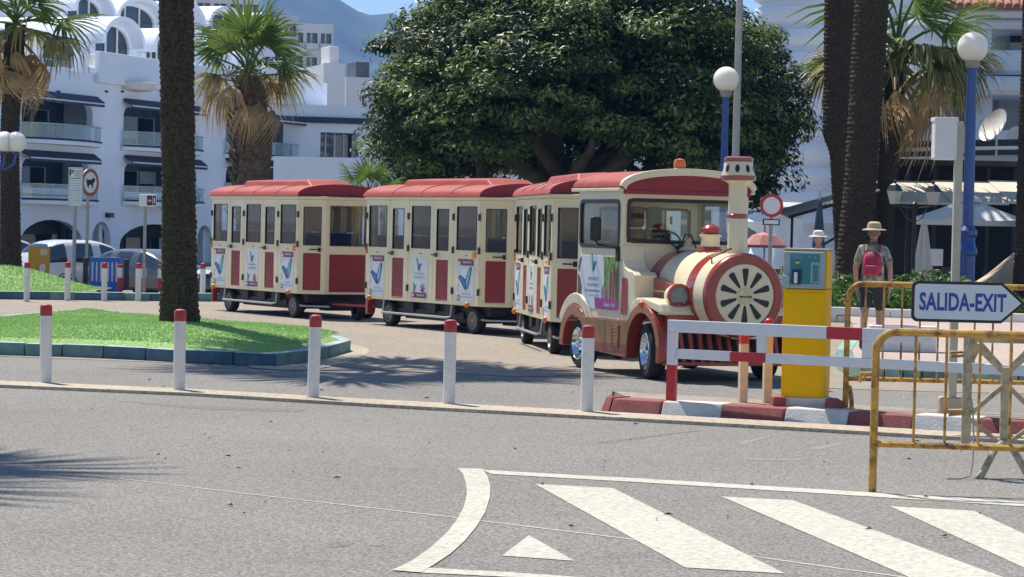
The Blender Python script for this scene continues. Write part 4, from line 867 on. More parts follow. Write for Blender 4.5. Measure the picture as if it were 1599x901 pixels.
# lower set-back wing right of the main facade
bl2 = thing('side_building', 'white apartment wing with curved aqua glass balcony, half hidden by the big fig tree', 'building', at(545, 345, 152), R(12)); bl2.location.z = 0
T2 = TF
def loc_uz(px, py, Y): p = at(px, py, Y) - bl2.location; return p.x, p.z
b = MB(); a, z0 = loc_uz(499, 263, 152); c, z1 = loc_uz(558, 208, 152); x0, _ = loc_uz(440, 300, 152); x1, zt = loc_uz(640, 168, 152)
b.panel(x0, x1, -1, zt, [(a, c, z0 - .1, z1), (a, c, z0 - 4, z0 - 1.6)], 0, .3, stuc, T2); b.box(x0, x1, 2.2, 9, -1, zt - .2, stuc, T2); b.box(x0, x1, .31, 2.19, zt - .4, zt - .1, stuc, T2); b.box(x0, x1, .31, 2.19, z0 - .4, z0 - .12, stuc, T2); b.build('facade', bl2)
b = MB(); b.box(a, c, 1.9, 2.1, z0 - .1, z1, darkglass, T2); b.build('terrace_window', bl2); b = MB(); b.box(a, c, 1.9, 2.1, z0 - 4, z0 - 1.6, darkglass, T2); b.build('terrace_window', bl2)
b = MB()
for k in range(5): b.box(a + (c - a) * k / 4 - .05, a + (c - a) * k / 4 + .05, 1.75, 1.88, z0 - .1, z1, white, T2)
b.build('window_bars', bl2)
L = [(a - .1 + (c - a + .2) * t, -.05 - .9 * math.sin(math.pi * t) ** .6) for t in np.linspace(0, 1, 13)]
b = MB(); b.add([T2(x, y, z) for z in (z0 - .1, z0 + .62) for x, y in L], [(j, j + 1, 14 + j, 13 + j) for j in range(12)], blueglass, True); b.tube([T2(x, y, z0 + .64) for x, y in L], .03, steel, 6); b.tube([T2(x, y, z0 - .12) for x, y in L], .06, navy, 6); b.build('balcony', bl2)
b = MB(); a2, z2 = loc_uz(500, 186, 152); b.box(x0, x1, -.25, -.01, z2 - .25, z2 + .1, navy, T2); b.build('awning', bl2)
# stepped roofs behind it
for i, (x0, y0, x1, y1, Y, lab, colm) in enumerate([(500, 98, 535, 175, 175, 'white stair tower with a sunlit rounded roof behind the palm', stuc2), (535, 120, 585, 185, 190, 'pale house with a dark chimney block beside the fig tree crown', stuc2)]):
    p = at((x0 + x1) / 2, 345, Y); p.z = 0; t = thing('rooftop_house', lab, 'building', p, R(20), 'roofs stepping up behind the palm')
    W_ = (x1 - x0) / FPX * Y; zt = at(x0, y0, Y).z; b = MB(); b.panel(-W_ / 2, W_ / 2, -1, zt, [(-W_ * .2, W_ * .3, zt - 4.2, zt - 2.9)], 0, .3, colm); b.box(-W_ / 2, W_ / 2, .31, 7, -1, zt - .1, colm); b.build('walls', t)
    b = MB(); b.box(-W_ * .2, W_ * .3, .15, .2, zt - 4.2, zt - 2.9, darkglass); b.build('window', t)
    b = MB(); b.box(-W_ * .1, W_ * .35, .8, 3, zt - .1, zt + 1.2, inter if i else colm); b.build('chimney', t, .05)
# distant apartment blocks
def block(label, x0, y0, x1, Y, rows, cols, rz):
    p = at((x0 + x1) / 2, 345, Y); p.z = -2; t = thing('apartment_block', label, 'building', p, rz, 'apartment blocks on the slope'); W_ = (x1 - x0) / FPX * Y; zt = at(x0, y0, Y).z + 2
    holes = []; fh = 3.1
    for r_ in range(rows):
        z = zt - 1.2 - r_ * fh
        for k in range(cols): u = -W_ / 2 + W_ * (k + .12) / cols; holes.append((u, u + W_ / cols * .76, z - 1.7, z))
    b = MB(); b.panel(-W_ / 2, W_ / 2, 0, zt, holes, 0, .5, stuc2); b.box(-W_ / 2, W_ / 2, .9, 14, 0, zt - .3, stuc2); b.box(-W_ / 2, W_ / 2, .51, .89, zt - .6, zt - .3, stuc2); b.build('walls', t)
    for h in holes:
        b = MB(); b.box(h[0], h[1], .7, .8, h[2], h[3], darkglass); b.box((h[0] + h[1]) / 2 - .12, (h[0] + h[1]) / 2 + .12, .6, .69, h[2], h[3], stuc2); b.build('window', t)
        b = MB(); b.box(h[0] - .1, h[1] + .1, -.5, -.01, h[2] - .35, h[2] + .35, stuc2); b.build('balcony', t)
block('tall white apartment block in front of the mountain, right of the palm crown', 448, 36, 515, 330, 5, 3, R(14))
block('white block with a flat roof just behind the palm crown', 405, 22, 460, 300, 5, 2, R(14))
block('wide low block at the very top left between the vaulted roofs', 300, -12, 400, 290, 4, 4, R(10))

# long white waterfront building glimpsed under the fig tree
p = at(900, 350, 118); p.z = 0; lb_ = thing('waterfront_building', 'low white building seen through the gaps under the fig tree', 'building', p)
hs = [(-12 + k * 2.4, -10.6 + k * 2.4, .9, 2.6) for k in range(11)]
b = MB(); b.panel(-14, 15, -.5, 4.6, hs, 0, .3, stuc); b.box(-14, 15, .6, 9, -.5, 4.4, stuc); b.build('walls', lb_)
for h in hs:
    b = MB(); b.box(h[0], h[1], .35, .4, h[2], h[3], darkglass); b.build('window', lb_)

# ------------------------------------------------------------------ white building with balconies on the right, restaurant below
YB = 78.0
p = at(1440, 368, YB); p.z = 0; br = thing('balcony_building', 'white building with deep curved balconies and a tiled eave behind the right-hand palms', 'building', p, R(-4))
def buz(px, py, off=0.): q = at(px, py, YB + off) - p; return q.x, q.z
def brect(x0, y0, x1, y1, off=0.): a, z1 = buz(x0, y0, off); c, z0 = buz(x1, y1, off); return a, c, z0, z1
xa, _ = buz(1396, 200); xb, _ = buz(1760, 200)
zts = [buz(1500, y)[1] for y in (20, 122, 222, 285)]
b = MB(); b.box(xa, xb, 3.2, 10, 0, zts[0] + 3.2, stuc); b.build('rear_wall', br)
def slab(z0, z1, a, c, bul, nm='floor_slab', m=stuc):
    b = MB(); n_ = 18; L = [(a + (c - a) * t, -.2 - bul * math.sin(math.pi * t) ** .5) for t in np.linspace(0, 1, n_ + 1)]
    pr = [(z0, -.25), (z0 + .12, 0), (z1 - .12, 0), (z1, -.2)]; vs = []
    for z, k in pr: vs += [(x, y - k * .6, z) for x, y in L]
    m_ = n_ + 1; b.add(vs, [(i * m_ + k, i * m_ + k + 1, (i + 1) * m_ + k + 1, (i + 1) * m_ + k) for i in range(3) for k in range(n_)], m, True)
    for z in (z0, z1): b.add([(x, y + .15, z) for x, y in L] + [(c, 3.19, z), (a, 3.19, z)], [tuple(range(n_ + 3))], m)
    b.add([(a, -.05, z0), (a, 3.19, z0), (a, 3.19, z1), (a, -.05, z1)], [(0, 1, 2, 3)], m); b.build(nm, br)
a1, _ = buz(1398, 200); _z = lambda y: buz(1540, y)[1]
slab(_z(150), _z(122), a1, xb, .9); slab(_z(118), _z(80), buz(1522, 0)[0], xb, .5, 'balcony_parapet'); slab(_z(238), _z(205), a1, xb, .8)
slab(_z(30), _z(15), buz(1430, 0)[0], xb, .6); slab(_z(46) , _z(31), buz(1530, 0)[0], xb, .2, 'beam')
for x0, y0, x1, y1 in ((1524, 15, 1546, 122), (1518, 150, 1547, 206), (1400, 150, 1408, 206)):
    a, c, z0, z1 = brect(x0, y0, x1, y1); b = MB(); b.box(a, c, .1, .6, z0, z1, stuc)
    for k in range(14): z = z0 + (z1 - z0) * (k + .5) / 14; b.box(a - .02, c + .02, .08, .62, z - .05, z + .05, stuc)
    b.build('column', br, .02)
a, c, z0, z1 = brect(1407, 170, 1517, 210, 3); b = MB(); b.box(a, c, 3.0, 3.1, z0, z1, inter); b.build('shaded_wall', br)
k_ = 26
for k in range(k_):
    u = a + (c - a) * k / k_; b = MB(); b.box(u, u + .06, 2.7, 2.78, z0, z1, blind); b.build('slat', br)
a, c, z0, z1 = brect(1550, 40, 1640, 82, 2.5); b = MB(); b.box(a, c, 2.5, 2.6, z0, z1, blind); b.build('shaded_wall', br)
a, c, z0, z1 = brect(1568, 46, 1640, 80, 2.3); b = MB(); b.rring(a, c, z0, z1, .02, .09, 2.36, 2.46, mat('sage_frame', (.25, .36, .33), .5), ID); b.build('window_frame', br)
b = MB(); b.box(a, c, 2.47, 2.49, z0, z1, darkglass); b.build('pane', br)
a, c, z0, z1 = brect(1550, 152, 1640, 212, 2.5); b = MB(); b.box(a, c, 2.5, 2.6, z0, z1, blind); b.build('shaded_wall', br)
b = MB(); a, c, z0, z1 = brect(1535, 98, 1572, 113, -.6); b.box(a, c, -.75, -.55, z0, z1, canvasw); b.build('cushion', br, .08)
# tiled eave
a, zt = buz(1432, 12); te = zt; 
for k in range(26):
    u = a + k * .24; b = MB(); b.tube([(u, -1.0, te), (u, .8, te + .75)], .11, tile, 8); b.build('tile', br)
# bulging white entrance tower left of the palms
p2 = at(1262, 366, 88); p2.z = 0; tw = thing('curved_tower', 'white tower of stacked rounded bulges between the fig tree and the dark palm trunks', 'building', p2)
b = MB(); prof = [(2.05, 0)]
for k in range(11):
    z = 1.6 + k * .78; prof += [(1.75, z), (1.95, z + .12), (2.2 - .02 * k, z + .36), (1.95, z + .62), (1.75, z + .70)]
prof += [(1.6, 10.4), (0, 10.5)]
b.lathe(prof, stuc, 40, lambda x, y, z: (x * 1.15 + .25 * math.sin(z * .9), y, z)); b.build('bulging_wall', tw)
p3 = at(1228, 366, 84); p3.z = 0; t3 = thing('twisted_column', 'thick white twisted column behind the no-entry sign', 'column', p3)
b = MB(); n_ = 28; vs = []; K = 40
for i in range(K + 1):
    z = 2.1 * i / K
    for j in range(n_):
        q = 2 * math.pi * j / n_; r_ = .50 + .045 * math.sin(3 * q + 5 * z); vs.append((r_ * math.cos(q), r_ * math.sin(q), z))
b.add(vs, [(i * n_ + j, i * n_ + (j + 1) % n_, (i + 1) * n_ + (j + 1) % n_, (i + 1) * n_ + j) for i in range(K) for j in range(n_)], stuc, True); b.build('shaft', t3)
b = MB(); b.lathe([(.5, 2.1), (.72, 2.2), (.8, 2.45), (.6, 2.6), (0, 2.6)], stuc, 28); b.build('capital', t3)
# restaurant front under the balconies
pr_ = at(1480, 368, 70); pr_.z = 0; rs = thing('restaurant_front', 'dark glazed restaurant front with cream awnings under the white balconies', 'restaurant', pr_)
def ruz(px, py, off=0.): q = at(px, py, 70 + off) - pr_; return q.x, q.z
xa, _ = ruz(1385, 300); xb, _ = ruz(1720, 300); zt = ruz(1500, 250)[1]
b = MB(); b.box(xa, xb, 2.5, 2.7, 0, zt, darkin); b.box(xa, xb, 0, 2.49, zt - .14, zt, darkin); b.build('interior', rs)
for k in range(9):
    u = xa + (xb - xa) * k / 8.; b = MB(); b.box(u - .05, u + .05, .9, 1.0, 0, zt - .15, black); b.build('mullion', rs)
for (y0, y1, dz, m_, nm) in ((226, 236, -1.0, navy, 'dark_fascia'), (237, 241, -1.04, white, 'pale_trim'), (242, 250, -1.0, navy, 'dark_fascia')):
    b = MB(); za = ruz(1500, y1)[1]; zb_ = ruz(1500, y0)[1]; xl = ruz(1365, 240)[0]; b.add([(x, y, z + .25 * (x - xl) / (xb - xl)) for x in (xl, xb) for y, z in ((dz, za), (dz, zb_), (dz + .2, zb_), (dz + .2, za))], [(0, 1, 5, 4), (1, 2, 6, 5), (2, 3, 7, 6), (3, 0, 4, 7), (0, 1, 2, 3), (7, 6, 5, 4)], m_); b.build(nm, rs)
for i, (x0, x1) in enumerate(((1365, 1452), (1453, 1540), (1541, 1640))):
    (a, z1), (c, z0) = ruz(x0, 287), ruz(x1, 320); b = MB(); b.add([(a, -.1, z1 + .1), (c, -.1, z1 + .1), (c + .2, -2.2, z0 + .05), (a + .2, -2.2, z0 + .05), (a, -.1, z1 + .07), (c, -.1, z1 + .07), (c + .2, -2.2, z0 - .02), (a + .2, -2.2, z0 - .02)], [(0, 1, 2, 3), (4, 7, 6, 5), (0, 3, 7, 4), (1, 5, 6, 2), (3, 2, 6, 7), (0, 4, 5, 1)], canvas)
    b.build('awning', rs)
b = MB(); a, z1 = ruz(1225, 318); c, z0 = ruz(1320, 300)
aw = at(1285, 366, 66); aw.z = 0; ta = thing('terrace_awning', 'sloping grey-beige terrace awning left of the palm trunks', 'awning', aw)
b.add([(-1.0, -1, 2.05), (1.3, -1, 2.75), (1.3, 2, 2.9), (-1.0, 2, 2.2), (-1.0, -1, 1.98), (1.3, -1, 2.68), (1.3, 2, 2.83), (-1.0, 2, 2.13)], [(0, 1, 2, 3), (4, 7, 6, 5), (0, 4, 5, 1), (1, 5, 6, 2), (2, 6, 7, 3), (3, 7, 4, 0)], canvasg); b.build('cloth', ta)
for x in (-.9, 1.2):
    b = MB(); b.tube([(x, -.9, 0), (x, -.9, 2.0 + .3 * (x + .9))], .035, darkin, 8); b.build('post', ta)
b = MB(); b.tube([(-1, -1.02, 2.0), (1.3, -1.02, 2.7)], .04, darkin, 6); b.tube([(-.3, -1.02, 1.2), (1.3, -1.02, 2.2)], .03, darkin, 6); b.build('frame_bar', ta)
def parasol(label, px, d, w_, zt, ze, m, px_top=None):
    q = at(px, 366, d); q.z = .0; t = thing('parasol', label, 'parasol', q, R(20)); b = MB(); h = w_ / 2
    for k in range(4):
        a0, a1 = R(45 + 90 * k), R(135 + 90 * k); e0 = (h * 1.3 * math.cos(a0), h * 1.3 * math.sin(a0)); e1 = (h * 1.3 * math.cos(a1), h * 1.3 * math.sin(a1)); N_ = 6; vs = []
        for i in range(N_ + 1):
            s_ = i / N_; z = zt + (ze - zt) * s_ ** .85
            for j in range(5): f = j / 4; sag = -.05 * math.sin(math.pi * f) * s_; vs.append(((e0[0] * (1 - f) + e1[0] * f) * s_, (e0[1] * (1 - f) + e1[1] * f) * s_, z + sag))
        for j in range(5): f = j / 4; vs.append((e0[0] * (1 - f) + e1[0] * f, e0[1] * (1 - f) + e1[1] * f, ze - .16))
        b.add(vs, [(i * 5 + j, i * 5 + j + 1, (i + 1) * 5 + j + 1, (i + 1) * 5 + j) for i in range(N_ + 1) for j in range(4)], m, True)
    b.build('canopy', t); b = MB(); b.tube([(0, 0, 0), (0, 0, zt + .12)], .035, steel, 10); b.build('pole', t); b = MB(); b.lathe([(.0, zt + .1), (.28, zt - .05), (.3, zt - .13)], m, 12); b.build('vent_cap', t)
parasol('open white parasol with hanging valance over the restaurant terrace', 1512, 58, 2.0, 2.52, 2.02, canvasw)
def closed_parasol(label, px, d, z0, z1, r_, m):
    q = at(px, 366, d); q.z = 0; t = thing('closed_parasol', label, 'parasol', q); b = MB(); n_ = 24; vs = []; K = 12
    for i in range(K + 1):
        s_ = i / K; z = z1 + (z0 - z1) * s_; rr = r_ * (.12 + .88 * s_ ** .8)
        for j in range(n_): a = 2 * math.pi * j / n_; k = 1 + .22 * math.sin(7 * a + s_); vs.append((rr * k * math.cos(a), rr * k * math.sin(a), z + (.06 * math.sin(5 * a) if i == K else 0)))
    b.add(vs, [(i * n_ + j, i * n_ + (j + 1) % n_, (i + 1) * n_ + (j + 1) % n_, (i + 1) * n_ + j) for i in range(K) for j in range(n_)], m, True); b.build('folded_cloth', t)
    b = MB(); b.tube([(0, 0, 0), (0, 0, z1 + .1)], .03, steel, 8); b.build('pole', t)
closed_parasol('folded pale parasol standing under the open white one', 1443, 60, .25, 2.0, .26, canvasw)
closed_parasol('folded dark blue parasol behind the ticket machine', 1279, 50, .55, 2.35, .16, mat('dusk_blue_cloth', (.06, .09, .14), .8, var=.2))
for i, (px, d, h) in enumerate(((1462, 62, .8), (1490, 63, .85), (1550, 62, .8))):
    q = at(px, 366, d); q.z = 0; t = thing('cafe_chair', ['dark cafe chair beside the folded pale parasol', 'dark cafe chair left of the blue lamp post', 'dark cafe chair right of the blue lamp post'][i], 'chair', q, R(40 * i), 'cafe chairs on the terrace')
    b = MB(); b.box(-.2, .2, -.2, .2, .43, .47, black); b.build('seat', t); b = MB(); b.box(-.2, .2, .18, .21, .55, h, black); b.build('backrest', t)
    for x in (-.18, .18):
        for y in (-.18, .19): b = MB(); b.tube([(x, y, 0), (x, y, .43 if y < 0 else .56)], .014, black, 6); b.build('leg', t)
q = at(1462, 402, 61); t = tag(MB().box(-.16, .16, 0, .02, -.2, .2, paperw).box(-.02, .02, .021, .05, -1.0, -.2, black).build('menu_board'), 'small white menu board near the folded pale parasol', 'sign'); t.location = q
q = at(1194, 366, 72); q.z = 0; t = thing('pink_parasol', 'faded pink parasol just left of the no-entry sign pole', 'parasol', q); b = MB(); b.lathe([(0, 1.62), (.35, 1.52), (.62, 1.25), (.62, 1.17)], mat('faded_pink_cloth', (.5, .22, .22), .8), 10, smooth=False); b.build('canopy', t); b = MB(); b.tube([(0, 0, 0), (0, 0, 1.8)], .03, steel); b.build('pole', t)
for i, (px, d) in enumerate(((1196, 58), (1216, 60), (1240, 57))):
    q = at(px, 366, d); q.z = 0; t = thing('cafe_table', ['dark cafe table left of the no-entry sign pole', 'dark cafe table right behind the no-entry sign pole', 'dark cafe table nearest the ticket machine head'][i], 'table', q, 0, 'cafe tables left of the ticket machine')
    b = MB(); b.lathe([(.35, .72), (.35, .75), (0, .75)], black, 16); b.build('tabletop', t); b = MB(); b.tube([(0, 0, 0), (0, 0, .72)], .03, black); b.build('pedestal', t)
# sandy stucco slope at the right edge
q = at(1560, 445, 58); q.z = .2; t = thing('stucco_ramp', 'smooth sandy stucco flank rising to the right edge, behind the exit sign', 'wall', q)
b = MB(); L = [(-.75, 0), (1.2, 0), (1.2, 1.4), (.55, 1.02), (.0, .55), (-.45, .25)]; b.ext(L, 0, 1.6, stone); b.build('flank', t, .12)
q = at(1411, 548, 32.5); q.z = .12; t = thing('white_box', 'low white box standing on the pink pavement behind the yellow fence', 'box', q, R(-4)); b = MB(); b.box(-.41, .41, 0, .35, .0, .30, white); b.build('body', t, .015); b = MB(); b.box(-.43, .43, -.02, .37, .30, .33, white); b.build('lid', t, .01)

# ------------------------------------------------------------------ palms
def fan_mesh(name, pet, rad, n, spread, droop, m, seed, hang=0.):
    rr = random.Random(seed); b = MB()
    b.tube([(0, 0, 0), (pet * .5, 0, .05 * pet), (pet, 0, 0)], [.035, .026, .018], m, 5)
    for i in range(n):
        a = R(-spread / 2 + spread * (i + rr.uniform(-.3, .3)) / (n - 1)); l = rad * (1 - .25 * abs(a) / R(spread / 2)) * rr.uniform(.85, 1.08); w_ = rad * math.pi * (spread / 180) / n * .25
        d = Vector((math.cos(a), math.sin(a), .18 * math.cos(2 * a))); sd = Vector((-math.sin(a), math.cos(a), 0)); o = Vector((pet, 0, 0)); dr = droop * rr.uniform(.6, 1.4)
        P = []
        for f, ww, dz in ((.06, .35, 0), (.5, 1., .12), (.8, .62, .45), (1., .08, 1.)):
            c = o + d * (l * f * (1 - hang * f * .55)) + Vector((0, 0, -l * dr * dz - l * hang * f * f * rr.uniform(.5, .8)))
            P += [c + sd * w_ * ww, c + Vector((0, 0, -w_ * ww * .5)), c - sd * w_ * ww]
        b.add(P, [(3 * k + j, 3 * k + j + 1, 3 * k + 4 + j, 3 * k + 3 + j) for k in range(3) for j in (0, 1)], m)
    o = b.build(name, merge=False); me = o.data; bpy.data.objects.remove(o); return me
GF = [fan_mesh('frond', .95, 1.0, 30, 250, .25, pgreen, k) for k in (1, 2)] + [fan_mesh('frond', .85, 1.0, 28, 230, .5, pgreen, 3)]
OF = [fan_mesh('frond', .85, 1.0, 28, 220, .6, polive, k, .15) for k in (4, 5)]
DF = [fan_mesh('dead_frond', .75, .95, 26, 160, .8, pdead, k, .55) for k in (6, 7)] + [fan_mesh('dead_frond', .6, .85, 20, 90, .8, pdead, 8, .8)]
def trunk(b, pts, rs, m, n=36, per=.07, boots=0., seed=1):
    vs = []; L = [Vector(p_) for p_ in pts]; hs = [0]
    for i in range(len(L) - 1): hs.append(hs[-1] + (L[i + 1] - L[i]).length)
    K = int(hs[-1] / (per / 3)) + 1
    for i in range(K + 1):
        h = hs[-1] * i / K; c = Vector([np.interp(h, hs, [q_[k] for q_ in L]) for k in range(3)]); r0 = float(np.interp(h, hs, rs))
        for j in range(n):
            a = 2 * math.pi * j / n; row = h / per; col_ = a * 9 / (2 * math.pi) + (.5 if int(row) % 2 else 0)
            fr_ = row - int(row); saw = (1 - fr_) * (.075 + .05 * mnoise.noise(Vector((col_ * .9, row * .8, seed)))) + .05 * abs((col_ % 1) - .5)
            nz = mnoise.noise(Vector((math.cos(a) * 3 + seed, math.sin(a) * 3, h * 6))) * .05 + mnoise.noise(Vector((math.cos(a) * 11 + seed, math.sin(a) * 11, h * 14))) * .055
            r_ = r0 * (1 + saw * 1.3 + nz - .05); vs.append((c.x + r_ * math.cos(a), c.y + r_ * math.sin(a), c.z))
    b.add(vs, [(i * n + j, i * n + (j + 1) % n, (i + 1) * n + (j + 1) % n, (i + 1) * n + j) for i in range(K) for j in range(n)], m, True)
def crown(t, top, s, n_green, n_ol, n_dead, seed, el=(75, -10), dead_el=(-10, -75)):
    rr = random.Random(seed)
    def put(me, yaw, pit, k, lift):
        o = bpy.data.objects.new('dead_frond' if me in DF else 'frond', me); COL.objects.link(o); o.parent = t; o.scale = (k, k, k)
        o.rotation_euler = (rr.uniform(-.35, .35), -R(pit), yaw); o.location = (top[0], top[1], top[2] + lift)
    for i in range(n_green):
        f = (i + .5) / n_green; put(rr.choice(GF), i * 2.4 + rr.uniform(-.2, .2), el[0] + (el[1] - el[0]) * f + rr.uniform(-8, 8), s * rr.uniform(.85, 1.1), .12 * s * (1 - f))
    for i in range(n_ol): put(rr.choice(OF), i * 2.4 + rr.uniform(-.3, .3), rr.uniform(-25, 12), s * rr.uniform(.85, 1.05), -.1 * s)
    for i in range(n_dead): put(rr.choice(DF), i * 2.4 + .6 + rr.uniform(-.3, .3), dead_el[0] + (dead_el[1] - dead_el[0]) * rr.random(), s * rr.uniform(.75, 1.05), -.25 * s)
def palm(label, base, tops, rs, s, g, o_, dd, seed, m=bark, boots=0, name='palm_tree', **kw):
    t = thing(name, label, 'palm tree', base); b = MB(); pts_ = [Vector((0, 0, -.15))] + [Vector(q_) for q_ in tops]
    trunk(b, pts_, rs, m, 64 if seed == 1 else 36, .075 if seed == 1 else .10, seed=seed); b.build('trunk', t)
    if boots:
        rr = random.Random(seed); top = pts_[-1]
        for i in range(boots):
            h = rr.random() ** .8 * boots * .028; a = rr.uniform(0, 6.28); r_ = rs[-1] * .95; c = Vector((top.x + r_ * math.cos(a), top.y + r_ * math.sin(a), top.z - h)); out = Vector((math.cos(a), math.sin(a), 0)); sd = Vector((-math.sin(a), math.cos(a), 0)); l = rr.uniform(.14, .30)
            b = MB(); e1 = c + out * l * .75 + Vector((0, 0, l * .9)); b.add([c + sd * .09, c - sd * .09, e1 - sd * .035, e1 + sd * .035, c + sd * .09 + out * .06, c - sd * .09 + out * .06, e1 - sd * .03 + out * .03, e1 + sd * .03 + out * .03], [(0, 1, 2, 3), (4, 7, 6, 5), (0, 4, 5, 1), (1, 5, 6, 2), (2, 6, 7, 3), (3, 7, 4, 0)], bark2); b.build('leaf_base', t)
    crown(t, pts_[-1], s, g, o_, dd, seed, **kw); return t
bp = gnd(281, 504, .3)
q = at(279, 270, bp.y) - bp; q2 = at(275, 0, bp.y) - bp
palm('big dark palm trunk standing on the turf island, crown above the picture', Vector((bp.x, bp.y, .27)), [(-.01, 0, .15), (-.02, 0, .6), (q.x, 0, q.z), (q2.x, 0, q2.z), (q2.x - .1, 0, 8.6)], [.27, .25, .225, .205, .215, .20], 1.5, 13, 4, 2, 1)
bp = at(16, 421, 60); q = at(15, 215, 60) - bp; q2 = at(24, 38, 60) - bp
palm('palm at the left edge with drooping brown and green fronds', bp, [(0, 0, .3), (q.x, 0, q.z), (q2.x, 0, q2.z)], [.30, .25, .21, .24], 1.1, 11, 5, 14, 2, dead_el=(-25, -80))
bp = at(392, 400, 64); bp.z = 0; q = at(396, 215, 64) - bp; q2 = at(388, 118, 64) - bp
palm('bushy fan palm with green top and brown skirt behind the rear wagon', bp, [(0, 0, 2.0), (q.x, 0, q.z), (q2.x, 0, q2.z)], [.3, .42, .46, .32], 1.08, 11, 4, 10, 3, bark2, 130, el=(82, 10), dead_el=(14, -45))
bp = at(1326, 468, 55); q = at(1344, 280, 55) - bp; q2 = at(1362, 0, 55) - bp
palm('thick leaning dark palm trunk, middle of the three behind the walker', bp, [(q.x * .15, 0, .4), (q.x, 0, q.z), (q2.x, 0, q2.z), (q2.x + .45, 0, 11.5)], [.44, .36, .34, .36, .33], 1.5, 14, 8, 10, 4)
bp = at(1318, 440, 62); q = at(1311, 240, 62) - bp; q2 = at(1308, 210, 62) - bp; q3 = at(1311, 0, 62) - bp
palm('dark palm trunk with a swollen shaggy upper half, leftmost of the three', bp, [(0, 0, .5), (q.x, 0, q.z), (q2.x, 0, q2.z), (q3.x, 0, q3.z), (q3.x + .1, 0, q3.z + 4.0)], [.24, .22, .24, .36, .36, .3], 1.35, 14, 6, 8, 5)
bp = at(1376, 440, 68); q = at(1385, 280, 68) - bp; q2 = at(1400, 82, 68) - bp
palm('palm with green-brown fan crown left of the tall blue lamp', bp, [(0, 0, .5), (q.x, 0, q.z), (q2.x, 0, q2.z)], [.30, .28, .25, .28], 1.7, 10, 16, 10, 6, dead_el=(-15, -60))
bp = at(1597, 460, 57); palm('palm trunk cut by the right edge of the picture', bp, [(0, 0, 1.0), (.05, 0, 9.5)], [.24, .2, .2], 1.3, 12, 5, 5, 7)
bp = at(575, 345, 58); bp.z = 0; palm('small young fan palm between the rear and middle wagons', bp, [(0, 0, 1.2), (0, 0, 2.2)], [.1, .09, .08], .55, 11, 3, 0, 8, name='young_palm')
palm('tall palm beyond the left edge that throws its frond shadow on the road', Vector((-9.1, 21.5, 0)), [(.0, 0, 4), (.1, 0, 11.6)], [.28, .24, .22], 1.6, 16, 8, 6, 9)

# ------------------------------------------------------------------ big fig tree
fc = at(905, 350, 68); fc.z = 0
fig = thing('fig_tree', 'huge dark green fig tree spreading over the train', 'tree', fc)
rr = random.Random(11)
def limb(name, pts_, r0, r1):
    b = MB(); n_ = len(pts_); b.tube(pts_, [r0 + (r1 - r0) * i / (n_ - 1) for i in range(n_)], fbark, 12); b.build(name, fig)
limb('trunk', [(-.7, 0, -.3), (-.6, 0, 1.6), (-.75, .1, 3.0), (-.9, .1, 4.6), (-1.2, 0, 6.2)], .62, .22)
limb('trunk', [(-.2, -.2, -.3), (-.1, -.3, 1.8), (.5, -.6, 2.9), (1.5, -1.2, 3.9), (2.7, -1.8, 4.6)], .46, .12)
limb('trunk', [(-2.5, .6, -.3), (-2.45, .5, 1.8), (-2.7, .4, 3.6), (-3.2, .2, 5.0)], .26, .10)
for k in range(10):
    a = k * .63 + rr.uniform(-.2, .2); l = rr.uniform(3.4, 4.8); z0 = rr.uniform(2.0, 2.9)
    limb('branch', [(-.5, 0, z0), (-.5 + l * .35 * math.cos(a), l * .3 * math.sin(a), z0 + .8), (-.5 + l * .75 * math.cos(a), l * .65 * math.sin(a), z0 + 1.3 + rr.uniform(0, .8)), (-.5 + l * math.cos(a), l * .9 * math.sin(a), z0 + 2.0 + rr.uniform(0, 1.2))], .24, .05)
RX, RY, RZ, CZ = 5.65, 5.0, 4.5, 4.3
C = []
while len(C) < 600:
    u = Vector((rr.gauss(0, 1), rr.gauss(0, 1), rr.gauss(0, 1))).normalized()
    lump = 1 + .13 * mnoise.noise(u * 2.3 + Vector((3, 1, 7))) + .10 * mnoise.noise(u * 5)
    k = rr.uniform(.86, 1.0) if rr.random() < .8 else rr.uniform(.6, .86)
    p_ = Vector((u.x * RX * lump * k, u.y * RY * lump * k, CZ + u.z * RZ * lump * k))
    low = 2.75 + .5 * mnoise.noise(Vector((p_.x * .5, p_.y * .5, 1))) - .9 * ss(3.4, 6.0, p_.x) + .35 * ss(-1.5, -.0, p_.x) * (1 - ss(1.5, 3, p_.x)) + .4 * ss(-4.3, -6, p_.x)
    low += 1.05 * math.exp(-((p_.x + .3) / 1.7) ** 2) * (1 - ss(-.5, 2.0, p_.y))
    if p_.z < low: continue
    if any((p_ - q_[0]).length < .52 for q_ in C[-200:]): continue
    C.append((p_, u))
P, Nn, MI = [], [], []
for p_, u in C:
    young = rr.random() < (.62 if u.z > -.35 else .15); R_ = rr.uniform(.5, .86); nl = 250  # upper clumps mostly get the brighter leaf copy, painted as sunlit
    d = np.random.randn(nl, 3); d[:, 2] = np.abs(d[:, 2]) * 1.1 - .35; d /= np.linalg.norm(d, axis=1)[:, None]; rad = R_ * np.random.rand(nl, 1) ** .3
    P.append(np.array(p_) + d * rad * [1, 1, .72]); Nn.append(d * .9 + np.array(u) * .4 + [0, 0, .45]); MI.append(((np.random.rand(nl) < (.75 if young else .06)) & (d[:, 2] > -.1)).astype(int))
nI = 9000; d = np.random.randn(nI, 3); d /= np.linalg.norm(d, axis=1)[:, None]; kk_ = .5 + .3 * np.random.rand(nI, 1); Q = d * kk_ * [RX, RY, RZ] + [0, 0, CZ]; kp = Q[:, 2] > 3.2 + .8 * np.exp(-((Q[:, 0] + .3) / 1.7) ** 2) * (Q[:, 1] < 1)
Pi, Ni = Q[kp], d[kp]
